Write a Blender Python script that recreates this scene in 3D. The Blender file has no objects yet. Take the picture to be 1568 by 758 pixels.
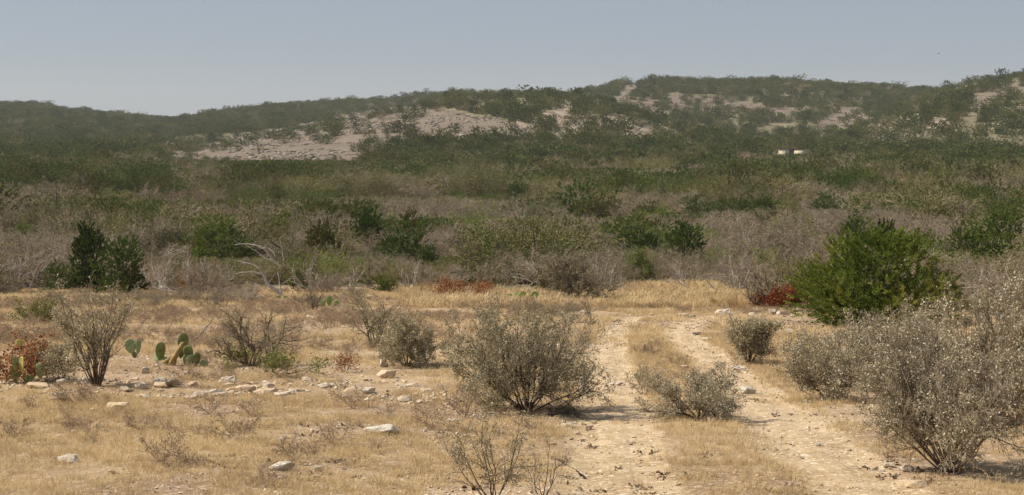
import bpy, bmesh, math, random
import numpy as np
from mathutils import Vector, Matrix, Euler

# ------------------------------------------------------------------ camera, sky, sun, exposure
S = bpy.context.scene
F_PX, CX, CY, HOR, EYE = 2600.0, 784.0, 379.0, 230.0, 1.7
PITCH = math.atan((CY - HOR) / F_PX)
CP, SP = math.cos(PITCH), math.sin(PITCH)
cam_d = bpy.data.cameras.new('camera'); cam = bpy.data.objects.new('camera', cam_d)
S.collection.objects.link(cam); S.camera = cam
cam.location = (0, 0, EYE); cam.rotation_euler = (math.pi/2 - PITCH, 0, 0)
cam_d.sensor_width = 36.0; cam_d.lens = 36.0 * F_PX / 1568.0
cam_d.clip_start = 0.1; cam_d.clip_end = 12000

SUN_EL = 47.0; SUN_AZ = -84.0        # azimuth clockwise from +Y (straight ahead)
w = bpy.data.worlds.new('World'); S.world = w; w.use_nodes = True
nt = w.node_tree; nt.nodes.clear()
sky = nt.nodes.new('ShaderNodeTexSky'); sky.sky_type = 'NISHITA'; sky.sun_disc = False
sky.sun_elevation = math.radians(SUN_EL); sky.sun_rotation = math.radians(SUN_AZ)
sky.air_density = 1.0; sky.dust_density = 0.35; sky.ozone_density = 1.6; sky.altitude = 300
hs = nt.nodes.new('ShaderNodeHueSaturation'); hs.inputs['Saturation'].default_value = 0.85; hs.inputs['Value'].default_value = 1.0
tint = nt.nodes.new('ShaderNodeMix'); tint.data_type = 'RGBA'; tint.blend_type = 'MULTIPLY'; tint.inputs[0].default_value = 1.0; tint.inputs[7].default_value = (0.95, 0.95, 1.00, 1)
bg = nt.nodes.new('ShaderNodeBackground'); bg.inputs[1].default_value = 0.060
wo = nt.nodes.new('ShaderNodeOutputWorld')
nt.links.new(sky.outputs[0], hs.inputs['Color']); nt.links.new(hs.outputs[0], tint.inputs[6]); hz_ = nt.nodes.new('ShaderNodeMix'); hz_.data_type = 'RGBA'; hz_.inputs[0].default_value = 0.62; hz_.inputs[7].default_value = (3.75, 4.35, 5.35, 1)   # flat grey-blue painted in as haze, evens out the sky gradient
nt.links.new(tint.outputs[2], hz_.inputs[6]); nt.links.new(hz_.outputs[2], bg.inputs[0]); nt.links.new(bg.outputs[0], wo.inputs[0])

sl = bpy.data.lights.new('sun', 'SUN'); sl.energy = 4.4; sl.angle = math.radians(0.53); sl.color = (1.0, 0.93, 0.82)
so = bpy.data.objects.new('sun', sl); S.collection.objects.link(so)
sd = Vector((math.cos(math.radians(SUN_EL))*math.sin(math.radians(SUN_AZ)), math.cos(math.radians(SUN_EL))*math.cos(math.radians(SUN_AZ)), math.sin(math.radians(SUN_EL))))
so.rotation_euler = sd.to_track_quat('Z', 'Y').to_euler(); so.location = (-20, 10, 40)

S.view_settings.view_transform = 'Standard'; S.view_settings.look = 'None'
S.view_settings.gamma = 1.0; S.view_settings.exposure = 0.5; S.view_settings.use_curve_mapping = False
S.render.engine = 'CYCLES'
S.cycles.use_denoising = True
S.cycles.max_bounces = 5; S.cycles.diffuse_bounces = 3; S.cycles.glossy_bounces = 1; S.cycles.transmission_bounces = 2
S.cycles.volume_bounces = 1; S.cycles.transparent_max_bounces = 6
S.cycles.caustics_reflective = False; S.cycles.caustics_refractive = False

# ------------------------------------------------------------------ pixel <-> world (pixels of the 1568 x 758 picture)
def PX(u, v, d):
    """point on the ray through picture position (u, v) at forward distance d"""
    dx, dy = (u - CX)/F_PX, (CY - v)/F_PX
    y = CP + dy*SP
    return np.array([dx*d/y, d, EYE + (-SP + dy*CP)*d/y])
def proj(p):
    x, y, z = p[..., 0], p[..., 1], p[..., 2] - EYE
    dep = y*CP - z*SP; up = y*SP + z*CP
    return CX + F_PX*x/dep, CY - F_PX*up/dep

# ------------------------------------------------------------------ noise and terrain
def _h(ix, iy, s):
    n = (ix.astype(np.int64)*374761393 + iy.astype(np.int64)*668265263 + s*982451653) & 0xffffffff
    n = ((n ^ (n >> 13))*1274126177) & 0xffffffff
    return ((n ^ (n >> 16)) & 0xffff)/65535.0
def vn(x, y, s=0):
    xi, yi = np.floor(x), np.floor(y); fx, fy = x-xi, y-yi
    fx = fx*fx*(3-2*fx); fy = fy*fy*(3-2*fy)
    a, b, c, d = _h(xi, yi, s), _h(xi+1, yi, s), _h(xi, yi+1, s), _h(xi+1, yi+1, s)
    return (a*(1-fx)+b*fx)*(1-fy) + (c*(1-fx)+d*fx)*fy
def fbm(x, y, s=0, o=4):
    t = 0; a = 0.5; n = 0
    for k in range(o):
        t = t + a*vn(x*2**k, y*2**k, s+k*17); n += a; a *= 0.5
    return t/n
def sm(t): t = np.clip(t, 0, 1); return t*t*(3-2*t)

_bd = np.array([0, 40, 67, 80, 100, 140, 200, 320, 450, 700, 1400, 4000.])
_bz = np.array([0, -2.37, -3.97, -4.45, -4.85, -4.95, -4.6, -3.2, -1.2, 1.5, 6.0, 10.0])
_fd = np.arange(0, 4001, 1.0)
_fz = np.interp(_fd, _bd, _bz)
_k = np.exp(-0.5*(np.arange(-24, 25)/8.0)**2); _k /= _k.sum()
_fz2 = np.convolve(np.pad(_fz, 24, mode='edge'), _k, 'valid')
_fz = np.where(_fd < 50, _fz, _fz2)
LAYERS = [
 # foot distance, crest distance, [(picture column, crest row)]
 (430, 650, [(120,262),(200,252),(260,244),(300,230),(400,205),(480,193),(560,178),(640,166),(720,153),(800,147),(850,148),(900,157),(980,178),(1040,200),(1120,222),(1200,240),(1300,255)]),
 (640, 1250, [(-700,150),(-200,158),(0,163),(60,165),(100,172),(170,178),(200,180),(240,186),(290,185),(330,176),(400,168),(500,162),(600,158),(640,150),(700,146),(830,144),(880,150),(950,165),(1000,190),(1200,215)]),
 (690, 1120, [(780,215),(820,182),(870,152),(910,139),(950,131),(1000,127),(1100,128),(1180,126),(1260,129),(1340,136),(1400,143),(1440,147),(1500,160),(1600,170),(2200,190)]),
 (450, 820, [(1280,225),(1340,180),(1400,155),(1440,141),(1480,130),(1520,124),(1568,119),(1700,108),(2300,120)]),
]
def height(x, y):
    x = np.asarray(x, float); y = np.asarray(y, float)
    r = np.hypot(x, y)
    fwd = np.where(y > 0, 1.0, 0.0)
    d = np.clip(y, 0, 3999)
    base = np.interp(d, _fd, _fz)
    u = CX + F_PX*x/np.maximum(y, 1.0)
    z = base.copy()
    for df, dc, tab in LAYERS:
        tu = np.array([a for a, b in tab], float); tv = np.array([b for a, b in tab], float)
        row = np.interp(u, tu, tv)
        row = (row + np.interp(u-8, tu, tv) + np.interp(u+8, tu, tv) + np.interp(u+20, tu, tv)+np.interp(u-20, tu, tv))/5
        zc = EYE + (HOR-row)/F_PX*dc
        t = (y-df)/(dc-df)
        s = np.where(t < 1, np.clip(t, 0, 1)**1.1*(1-0.25*np.clip(t, 0, 1)) / 0.75, 1.0)
        s = np.where(t < 1, s, 1 - 0.35*np.clip(t-1, 0, 2))
        s = np.minimum(s, 1.0)
        side = sm((9-np.abs(x)/np.maximum(y, 1)*10)/3)         # the hills flatten far outside the view
        lay = base + (zc-base)*s*side
        z = np.where((t > 0) & (lay > z), lay, z)
    hill = sm((d-430)/150)
    z = z + hill*(fbm(x/70, y/70, 5)-0.5)*5 + hill*(fbm(x/18, y/18, 9, 3)-0.5)*1.2
    z = z + (1-hill)*sm(r/60)*(fbm(x/25, y/25, 3, 3)-0.5)*0.5
    z = z + (fbm(x/2.2, y/2.2, 21, 3)-0.5)*0.10 + (fbm(x/6, y/6, 31, 2)-0.5)*0.12*sm((r-8)/10)
    z = z - 0.035*rut(x, y)
    return z

# the two wheel ruts: picture centre line and width -> world
def flat(u, v):      # ray on the smooth local slope
    d = 20.0
    dx, dy = (u - CX)/F_PX, (CY - v)/F_PX
    lo, hi = 5.0, 300.0
    for _ in range(50):
        d = 0.5*(lo+hi); p = PX(u, v, d)
        if p[2] > np.interp(d, _fd, _fz): lo = d
        else: hi = d
    return PX(u, v, d)
RUTS = []
for tab in ([(966,860,185),(956,758,176),(946,700,152),(940,640,126),(937,600,100),(930,560,70),(932,530,58),(942,505,46),(960,488,40),(990,479,46),(1030,474,40)],
            [(1470,860,215),(1335,758,190),(1264,700,158),(1206,650,130),(1160,610,106),(1118,575,80),(1072,545,66),(1046,522,58),(1042,505,50),(1056,492,44),(1090,483,50),(1130,478,40)]):
    pts = [];
    for u, v, wd in tab:
        p = flat(u, v); pts.append((p[0], p[1], wd*p[1]/F_PX*0.5))
    pts = np.array(pts)
    t = np.arange(len(pts)); tt = np.linspace(0, len(pts)-1, (len(pts)-1)*8+1)
    RUTS.append(np.stack([np.interp(tt, t, pts[:, k]) for k in range(3)], 1))
for R_ in RUTS:                    # smooth the centre lines
    for _ in range(6): R_[1:-1] = 0.25*R_[:-2]+0.5*R_[1:-1]+0.25*R_[2:]
def rut(x, y):
    x = np.asarray(x, float); y = np.asarray(y, float)
    out = np.zeros(np.broadcast(x, y).shape)
    m = (y > 3) & (y < 80) & (np.abs(x) < 14)
    if not m.any(): return out
    xs, ys = x[m], y[m]; best = np.zeros(xs.shape)
    for R_ in RUTS:
        a, b = R_[:-1], R_[1:]
        for i in range(len(a)):
            ab = b[i, :2]-a[i, :2]; L2 = (ab**2).sum()
            t = np.clip(((xs-a[i, 0])*ab[0]+(ys-a[i, 1])*ab[1])/L2, 0, 1)
            dd = np.hypot(xs-(a[i, 0]+t*ab[0]), ys-(a[i, 1]+t*ab[1]))
            ww = a[i, 2]+(b[i, 2]-a[i, 2])*t
            best = np.maximum(best, sm(1.45-dd/ww*0.95))
    out[m] = np.clip(best + (fbm(xs/0.7, ys/1.6, 181, 4)-0.5)*1.1*best*(1.15-best)*2, 0, 1)
    return out
def H(x, y): return float(height(np.array([x]), np.array([y]))[0])
def ground(u, v, dmax=1400):
    """where the ray through (u, v) meets the terrain"""
    ds = np.concatenate([np.arange(6, 90, 0.25), np.arange(90, 460, 1.0), np.arange(460, dmax, 3.0)])
    P = np.array([PX(u, v, d) for d in (0.0, 1.0)]); dv = P[1]-P[0]
    pts = P[0] + ds[:, None]*dv
    below = pts[:, 2] <= height(pts[:, 0], pts[:, 1])
    i = int(np.argmax(below)) if below.any() else len(ds)-1
    if i > 0:
        d0, d1 = ds[i-1], ds[i]
        for _ in range(8):
            dm = 0.5*(d0+d1); p = PX(u, v, dm)
            if p[2] <= H(p[0], p[1]): d1 = dm
            else: d0 = dm
        p = PX(u, v, d1)
    else: p = pts[0]
    return np.array([p[0], p[1], H(p[0], p[1])])

def in_poly(u, v, poly):
    u = np.asarray(u, float); v = np.asarray(v, float); c = np.zeros(u.shape, bool); n = len(poly); j = n-1
    for i in range(n):
        xi, yi = poly[i]; xj, yj = poly[j]
        k = ((yi > v) != (yj > v)) & (u < (xj-xi)*(v-yi)/((yj-yi) or 1e-9)+xi)
        c ^= k; j = i
    return c

# ------------------------------------------------------------------ materials
def mat(name, cols, scale=4.0, rough=0.85, rnd=0.0, spec=0.15, bump=0.0, bscale=40, trans=0.0, ramp=(0.35, 0.65), coord='obj', detail=5):
    """cols: two or three albedos mixed by noise; rnd: share of the mix driven by the object's own random number"""
    m = bpy.data.materials.new(name); m.use_nodes = True; t = m.node_tree; N = t.nodes; L = t.links
    b = N['Principled BSDF']; b.inputs['Roughness'].default_value = rough; b.inputs['Specular IOR Level'].default_value = spec
    if coord == 'obj': co = N.new('ShaderNodeTexCoord').outputs['Object']
    else: co = N.new('ShaderNodeNewGeometry').outputs['Position']
    nz = N.new('ShaderNodeTexNoise'); nz.inputs['Scale'].default_value = scale; nz.inputs['Detail'].default_value = detail; nz.inputs['Roughness'].default_value = 0.62
    L.new(co, nz.inputs['Vector'])
    fac = nz.outputs['Fac']
    rp = N.new('ShaderNodeMapRange'); rp.inputs['From Min'].default_value = ramp[0]; rp.inputs['From Max'].default_value = ramp[1]; L.new(fac, rp.inputs['Value'])
    fac = rp.outputs['Result']
    if rnd:
        oi = N.new('ShaderNodeObjectInfo'); mx = N.new('ShaderNodeMix'); mx.data_type = 'FLOAT'
        mx.inputs[0].default_value = rnd; L.new(fac, mx.inputs[2]); L.new(oi.outputs['Random'], mx.inputs[3]); fac = mx.outputs[0]
    cr = N.new('ShaderNodeValToRGB'); L.new(fac, cr.inputs['Fac'])
    els = cr.color_ramp.elements
    while len(els) < len(cols): els.new(0.5)
    for i, c in enumerate(cols):
        els[i].position = i/(len(cols)-1); els[i].color = (*c, 1)
    L.new(cr.outputs['Color'], b.inputs['Base Color'])
    if bump:
        n2 = N.new('ShaderNodeTexNoise'); n2.inputs['Scale'].default_value = bscale; n2.inputs['Detail'].default_value = 6; L.new(co, n2.inputs['Vector'])
        bp = N.new('ShaderNodeBump'); bp.inputs['Strength'].default_value = bump; bp.inputs['Distance'].default_value = 0.02
        L.new(n2.outputs['Fac'], bp.inputs['Height']); L.new(bp.outputs['Normal'], b.inputs['Normal'])
    if trans:
        tr = N.new('ShaderNodeBsdfTranslucent'); L.new(cr.outputs['Color'], tr.inputs['Color'])
        ms = N.new('ShaderNodeMixShader'); ms.inputs[0].default_value = trans
        out = N['Material Output']; L.new(b.outputs[0], ms.inputs[1]); L.new(tr.outputs[0], ms.inputs[2]); L.new(ms.outputs[0], out.inputs['Surface'])
    return m
M = {}
M['juniper'] = mat('juniper_foliage', [(0.055,0.092,0.018),(0.108,0.152,0.030),(0.185,0.190,0.046)], 1.6, rnd=0.45, trans=0.25)
M['juniper_olive'] = mat('juniper_olive_foliage', [(0.085,0.090,0.024),(0.145,0.135,0.034),(0.195,0.150,0.048)], 1.6, rnd=0.4, trans=0.25)
M['juniper_far'] = mat('hill_juniper_foliage', [(0.055,0.080,0.022),(0.120,0.145,0.038),(0.25,0.225,0.080)], 0.5, rnd=0.7, trans=0.15)
M['bark'] = mat('juniper_bark', [(0.10,0.075,0.055),(0.22,0.18,0.14)], 14, bump=0.4)
M['twig'] = mat('grey_twig', [(0.22,0.165,0.105),(0.35,0.275,0.185),(0.47,0.385,0.27)], 1.5, rnd=0.5)
M['twig_dark'] = mat('dark_twig', [(0.08,0.06,0.04),(0.17,0.13,0.09)], 6, rnd=0.3)
M['limb_pale'] = mat('pale_limb', [(0.40,0.36,0.30),(0.58,0.54,0.47)], 6, rnd=0.3); M['limb_dark'] = mat('dark_limb', [(0.07,0.055,0.04),(0.13,0.105,0.08)], 6, rnd=0.3); M['limb_grey'] = mat('grey_limb', [(0.22,0.18,0.14),(0.36,0.31,0.25)], 6, rnd=0.3)
M['twig_fine'] = mat('fine_tan_twig', [(0.22,0.175,0.11),(0.34,0.275,0.18),(0.44,0.37,0.26)], 8, rnd=0.2)
M['twig_brown'] = mat('brown_twig', [(0.17,0.13,0.085),(0.29,0.23,0.155)], 6, rnd=0.3)
M['speck'] = mat('pale_leaf', [(0.24,0.20,0.11),(0.42,0.36,0.22),(0.56,0.50,0.36)], 30, rnd=0.15, trans=0.15)
M['speck_olive'] = mat('olive_leaf', [(0.16,0.14,0.07),(0.30,0.27,0.16),(0.42,0.38,0.26)], 30, rnd=0.15, trans=0.15)
M['speck_white'] = mat('whitish_leaf', [(0.27,0.225,0.14),(0.44,0.38,0.26),(0.66,0.60,0.46)], 30, rnd=0.1, trans=0.15)
M['olive'] = mat('scrub_foliage', [(0.100,0.120,0.038),(0.185,0.180,0.058),(0.28,0.225,0.105)], 1.2, rnd=0.75, trans=0.2)
M['lime'] = mat('budding_foliage', [(0.14,0.185,0.040),(0.20,0.24,0.055),(0.27,0.27,0.08)], 1.2, rnd=0.5, trans=0.3)
M['lime_low'] = mat('yellow_green_foliage', [(0.12,0.13,0.03),(0.20,0.21,0.05),(0.27,0.25,0.08)], 6, trans=0.3)
M['red'] = mat('red_foliage', [(0.18,0.085,0.035),(0.34,0.130,0.045),(0.40,0.23,0.11)], 5, trans=0.25)
M['pinkred'] = mat('dull_red_twig', [(0.16,0.07,0.05),(0.27,0.10,0.07)], 5)
M['orange'] = mat('rust_foliage', [(0.17,0.05,0.02),(0.32,0.10,0.035)], 7, trans=0.25)
M['cactus'] = mat('cactus_skin', [(0.115,0.145,0.04),(0.20,0.235,0.075),(0.31,0.33,0.15)], 9, rough=0.55, spec=0.3, bump=0.3, bscale=60)
M['cactus_pale'] = mat('pale_cactus_skin', [(0.23,0.29,0.13),(0.38,0.42,0.22)], 9, rough=0.55, spec=0.3, bump=0.3, bscale=60)
M['cactus_yellow'] = mat('yellow_cactus_skin', [(0.40,0.38,0.10),(0.62,0.57,0.20)], 8, rough=0.6, bump=0.3, bscale=60)
M['cactus_bright'] = mat('bright_cactus_skin', [(0.16,0.28,0.06),(0.28,0.40,0.10)], 8, rough=0.6)
M['cactus_stem'] = mat('cactus_stem_skin', [(0.25,0.17,0.06),(0.42,0.31,0.13)], 12, bump=0.4)
M['dead'] = mat('bleached_wood', [(0.33,0.29,0.25),(0.58,0.54,0.48)], 12, bump=0.4)
M['dead_grey'] = mat('weathered_wood', [(0.20,0.17,0.145),(0.36,0.32,0.275)], 10, bump=0.4)
M['dead_dark'] = mat('dark_dead_wood', [(0.06,0.045,0.035),(0.12,0.095,0.075)], 10)
M['straw'] = mat('straw', [(0.40,0.295,0.17),(0.60,0.445,0.235),(0.75,0.59,0.345)], 0.55, rnd=0.55, trans=0.3, coord='pos')
M['straw_tall'] = mat('tall_straw', [(0.42,0.28,0.13),(0.58,0.42,0.22)], 3.0, trans=0.3)
M['forb'] = mat('dry_forb', [(0.26,0.185,0.115),(0.42,0.31,0.205)], 0.5, rnd=0.6, coord='pos')
M['rock'] = mat('limestone', [(0.40,0.325,0.235),(0.55,0.455,0.34),(0.66,0.58,0.46)], 5, rnd=0.3, bump=0.7, bscale=25)
M['rock_white'] = mat('pale_limestone', [(0.38,0.325,0.25),(0.58,0.51,0.41),(0.70,0.635,0.53)], 6, bump=0.7, bscale=25)
M['rock_tan'] = mat('tan_limestone', [(0.48,0.35,0.22),(0.68,0.53,0.36)], 6, rnd=0.3, bump=0.7, bscale=25)
M['rock_hill'] = mat('hill_limestone', [(0.16,0.13,0.10),(0.27,0.23,0.185),(0.42,0.37,0.31)], 0.7, rnd=0.6)
M['gravel'] = mat('gravel', [(0.38,0.285,0.185),(0.54,0.43,0.295),(0.68,0.575,0.44)], 2.0, rnd=0.8, coord='pos')
M['litter'] = mat('leaf_litter', [(0.10,0.065,0.04),(0.22,0.15,0.09)], 3.0, rnd=0.6)

def ground_material():
    m = bpy.data.materials.new('dry_ground'); m.use_nodes = True; t = m.node_tree; N = t.nodes; L = t.links
    b = N['Principled BSDF']; b.inputs['Roughness'].default_value = 0.95; b.inputs['Specular IOR Level'].default_value = 0.1
    pos = N.new('ShaderNodeNewGeometry').outputs['Position']
    def noise(sc, det=6, ro=0.6):
        n = N.new('ShaderNodeTexNoise'); n.inputs['Scale'].default_value = sc; n.inputs['Detail'].default_value = det; n.inputs['Roughness'].default_value = ro
        L.new(pos, n.inputs['Vector']); return n.outputs['Fac']
    def rng(v, a, c, x=0, y=1):
        r = N.new('ShaderNodeMapRange'); r.inputs[1].default_value = a; r.inputs[2].default_value = c; r.inputs[3].default_value = x; r.inputs[4].default_value = y
        L.new(v, r.inputs[0]); return r.outputs[0]
    def mix(f, a, c):
        x = N.new('ShaderNodeMix'); x.data_type = 'RGBA'
        if isinstance(f, float): x.inputs[0].default_value = f
        else: L.new(f, x.inputs[0])
        for s, q in ((6, a), (7, c)):
            if isinstance(q, tuple): x.inputs[s].default_value = (*q, 1)
            else: L.new(q, x.inputs[s])
        return x.outputs[2]
    def mul(a, c):
        x = N.new('ShaderNodeMath'); x.operation = 'MULTIPLY'; L.new(a, x.inputs[0])
        if isinstance(c, float): x.inputs[1].default_value = c
        else: L.new(c, x.inputs[1])
        return x.outputs[0]
    def attr(n):
        a = N.new('ShaderNodeAttribute'); a.attribute_name = n; return a.outputs['Fac']
    c = mix(rng(noise(0.6), 0.38, 0.62), (0.35,0.235,0.135), (0.50,0.36,0.215))
    c = mix(rng(noise(0.22, 3), 0.42, 0.62), c, (0.33,0.215,0.13))
    c = mix(rng(noise(9), 0.50, 0.66), c, (0.28,0.195,0.115))
    c = mix(mul(rng(noise(18, 4), 0.55, 0.62), 0.85), c, (0.62,0.52,0.38))          # small stones
    tr = mix(rng(noise(2.2, 8, 0.7), 0.38, 0.62), (0.42,0.295,0.165), (0.61,0.455,0.285))
    tr = mix(mul(rng(noise(40, 3), 0.54, 0.64), 0.7), tr, (0.38,0.28,0.17))
    tr = mix(mul(rng(noise(15, 4), 0.56, 0.62), 0.9), tr, (0.78,0.66,0.48))
    c = mix(rng(mul(attr('track'), rng(noise(5), 0.25, 0.6, 0.6, 1.35)), 0.3, 0.6), c, tr)
    hc = mix(rng(noise(0.06), 0.4, 0.6), (0.17,0.145,0.085), (0.235,0.20,0.12))
    c = mix(attr('hill'), c, hc)
    rk = mix(rng(noise(0.9, 6, 0.7), 0.46, 0.60), (0.165,0.13,0.095), (0.265,0.22,0.17))
    rk = mix(rng(noise(0.12), 0.42, 0.60), rk, (0.165,0.125,0.09))
    c = mix(rng(mul(attr('rocky'), rng(noise(0.1), 0.3, 0.55, 0.7, 1.3)), 0.35, 0.65), c, rk)
    bare = mix(rng(noise(0.4), 0.4, 0.6), (0.24,0.185,0.13), (0.33,0.265,0.20))
    c = mix(rng(mul(attr('bare'), rng(noise(0.15), 0.3, 0.55, 0.7, 1.3)), 0.35, 0.65), c, bare)
    L.new(c, b.inputs['Base Color'])
    bp = N.new('ShaderNodeBump'); bp.inputs['Strength'].default_value = 0.9; bp.inputs['Distance'].default_value = 0.03
    L.new(noise(22, 8, 0.7), bp.inputs['Height']); L.new(bp.outputs['Normal'], b.inputs['Normal'])
    return m
M['ground'] = ground_material()

# ------------------------------------------------------------------ mesh helpers
def mesh_from(name, verts, polys, mats, smooth=False):
    """polys: list of (int array n x k, material index)"""
    me = bpy.data.meshes.new(name)
    verts = np.asarray(verts, np.float32)
    me.vertices.add(len(verts)); me.vertices.foreach_set('co', verts.ravel())
    nl = sum(p.size for p, _ in polys); nf = sum(len(p) for p, _ in polys)
    me.loops.add(nl); me.polygons.add(nf)
    me.loops.foreach_set('vertex_index', np.concatenate([p.ravel() for p, _ in polys]).astype(np.int32))
    tot = np.concatenate([np.full(len(p), p.shape[1]) for p, _ in polys])
    st = np.concatenate([[0], np.cumsum(tot)[:-1]])
    me.polygons.foreach_set('loop_start', st.astype(np.int32)); me.polygons.foreach_set('loop_total', tot.astype(np.int32))
    me.polygons.foreach_set('material_index', np.concatenate([np.full(len(p), i) for p, i in polys]).astype(np.int32))
    if smooth: me.polygons.foreach_set('use_smooth', np.ones(nf, bool))
    me.update(calc_edges=True)
    for m in mats: me.materials.append(m)
    return me
def norm(a): return a/np.maximum(np.linalg.norm(a, axis=-1, keepdims=True), 1e-9)
def perp(d):
    ref = np.where(np.abs(d[:, 2:3]) < 0.9, np.array([[0, 0, 1.0]]), np.array([[1.0, 0, 0]]))
    a = norm(np.cross(d, ref)); return a, np.cross(d, a)
def tubes(segs, k=3):
    """segs n x 8 (p0 p1 r0 r1) -> verts, quads"""
    s = np.asarray(segs, float); p0, p1, r0, r1 = s[:, :3], s[:, 3:6], s[:, 6], s[:, 7]
    d = norm(p1-p0); a, b = perp(d); n = len(s)
    ang = np.arange(k)*2*math.pi/k
    ring = a[:, None]*np.cos(ang)[None, :, None] + b[:, None]*np.sin(ang)[None, :, None]
    v = np.concatenate([p0[:, None]+ring*r0[:, None, None], (p1+d*0.002)[:, None]+ring*r1[:, None, None]], 1).reshape(-1, 3)
    base = (np.arange(n)*2*k)[:, None, None]; i = np.arange(k); j = (i+1) % k
    q = base + np.stack([i, j, j+k, i+k], 1)[None]
    return v, q.reshape(-1, 4)
def leaves(c, d, L, W, rng, tilt=1.0):
    """diamond leaves: centre c, direction d, length L, width W"""
    n = len(c); d = norm(d); r = rng.normal(size=(n, 3)); s = norm(np.cross(d, r)); nn = np.cross(d, s)
    L = np.broadcast_to(L, n)[:, None]; W = np.broadcast_to(W, n)[:, None]
    v = np.stack([c-d*L/2, c+s*W/2+nn*W*0.15, c+d*L/2, c-s*W/2+nn*W*0.15], 1).reshape(-1, 3)
    q = (np.arange(n)*4)[:, None]+np.arange(4)[None]
    return v, q
def poly_tube(pts, rad, k=7, cap=True):
    pts = np.asarray(pts, float); n = len(pts); rad = np.broadcast_to(rad, n)
    t = np.gradient(pts, axis=0); t = norm(t); v = []
    a = norm(np.cross(t[0], [0.3, 0.9, 0.2]))
    for i in range(n):
        a = norm(a - t[i]*np.dot(a, t[i])); b = np.cross(t[i], a)
        for j in range(k):
            an = j*2*math.pi/k; v.append(pts[i]+rad[i]*(a*math.cos(an)+b*math.sin(an)))
    q = [[i*k+j, i*k+(j+1) % k, (i+1)*k+(j+1) % k, (i+1)*k+j] for i in range(n-1) for j in range(k)]
    v = np.array(v); q = np.array(q)
    if cap:
        v = np.vstack([v, pts[-1]+t[-1]*rad[-1]]); e = (n-1)*k
        q = np.vstack([q, [[e+j, e+(j+1) % k, len(v)-1, len(v)-1] for j in range(k)]])
    return v, q
def join(parts):
    vs = []; qs = []; o = 0
    for v, q in parts: vs.append(v); qs.append(q+o); o += len(v)
    return np.vstack(vs), np.vstack(qs)
def quads_clean(q):      # degenerate quads (caps) -> tris
    deg = q[:, 2] == q[:, 3]
    out = [(q[~deg], 0)]
    if deg.any(): out.append((q[deg][:, :3], 0))
    return out

COL = S.collection
def link(name, me, parent=None, loc=None):
    o = bpy.data.objects.new(name, me); COL.objects.link(o)
    if parent is not None: o.parent = parent
    if loc is not None: o.location = loc
    return o
def tag(o, label=None, cat=None, group=None, kind=None):
    for k, v in (('label', label), ('category', cat), ('group', group), ('kind', kind)):
        if v: o[k] = v
    return o
def copy_tree(o, parent=None):
    c = o.copy(); COL.objects.link(c); c.parent = parent
    for ch in o.children:
        copy_tree(ch, c)
    return c

# ------------------------------------------------------------------ plant generators (all normalised: height 1, width 1, base at origin)
class Out:
    def __init__(s): s.seg = []; s.node = []
def grow(rng, o, p, d, L, r, lvl, P):
    n = P['n'][lvl]; step = L/n; last = lvl == len(P['n'])-1
    for i in range(n):
        d = d + rng.normal(size=3)*P['wig'] + np.array([0, 0, P['up'][lvl] if lvl < len(P['up']) else 0])
        d = d/np.linalg.norm(d)
        q = p+d*step
        if q[2] < 0.02: q[2] = 0.02+rng.random()*0.03
        r1 = max(r*P['taper'], P['rmin'])
        o.seg.append((*p, *q, r, r1, lvl)); p = q; r = r1
        if lvl >= len(P['n'])-2: o.node.append((*p, *d, lvl))
        if not last and (i >= P['first'][lvl]):
            for _ in range(P['kids'][lvl]):
                if rng.random() < P['pb']:
                    a = rng.normal(size=3); a = a-d*np.dot(a, d); a = a/np.linalg.norm(a)
                    th = math.radians(rng.uniform(*P['ang']))
                    dd = d*math.cos(th)+a*math.sin(th)
                    grow(rng, o, p, dd, L*P['ratio']*rng.uniform(0.6, 1.15)*(1-0.35*i/n), r*0.75, lvl+1, P)
BASEP = dict(n=[6, 4, 3, 2], up=[0.05, 0.05, 0.03, 0.0], wig=0.16, taper=0.86, rmin=0.0015, first=[1, 0, 0, 0], kids=[2, 2, 2, 0], pb=0.72, ang=(22, 58), ratio=0.50)
def bush_arrays(seed, stems=9, spread=55, P=None, r0=0.012, leafs=1.0, ll=0.012, wh=1.2, leafper=1.0, lean=(0, 0)):
    """returns (segments, leaf centres, leaf directions) scaled to height 1 and width wh"""
    rng = np.random.default_rng(seed); P = dict(BASEP, **(P or {})); o = Out()
    for k in range(stems):
        az = 2*math.pi*(k+rng.uniform(-.3, .3))/stems; el = math.radians(spread)*rng.uniform(0.02, 1)**0.42
        d = np.array([math.sin(el)*math.cos(az)+lean[0], math.sin(el)*math.sin(az)+lean[1], math.cos(el)])
        p = np.array([math.cos(az)*0.04, math.sin(az)*0.04, 0.0])
        grow(rng, o, p, d/np.linalg.norm(d), rng.uniform(0.82, 1.1)*(1.0+0.30*math.sin(el)), r0*rng.uniform(0.7, 1.1), 0, P)
    s = np.array(o.seg); nd = np.array(o.node)
    top = np.percentile(s[:, 5], 99.3); wx = np.percentile(s[:, 3], 98.5)-np.percentile(s[:, 3], 1.5)
    wy = np.percentile(s[:, 4], 98.5)-np.percentile(s[:, 4], 1.5)
    sx, sy, sz = wh/wx, wh/wy, 1/top
    sc = np.array([sx, sy, sz])
    s[:, :3] *= sc; s[:, 3:6] *= sc
    c = nd[:, :3]*sc; dd = nd[:, 3:6]*sc
    rep = max(1, int(round(leafper))); c = np.repeat(c, rep, 0); dd = np.repeat(dd, rep, 0)
    cl_ = vn(c[:, 0]*7+c[:, 2]*4, c[:, 1]*7+c[:, 2]*6, seed); keep = rng.random(len(c)) < leafs*leafper/rep*np.clip((cl_-0.22)*2.4, 0.08, 1.6); c = c[keep]; dd = dd[keep]
    c = c+rng.normal(size=c.shape)*ll*1.3; c[:, 2] = np.maximum(c[:, 2], 0.02)
    return rng, s, c, dd
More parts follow.
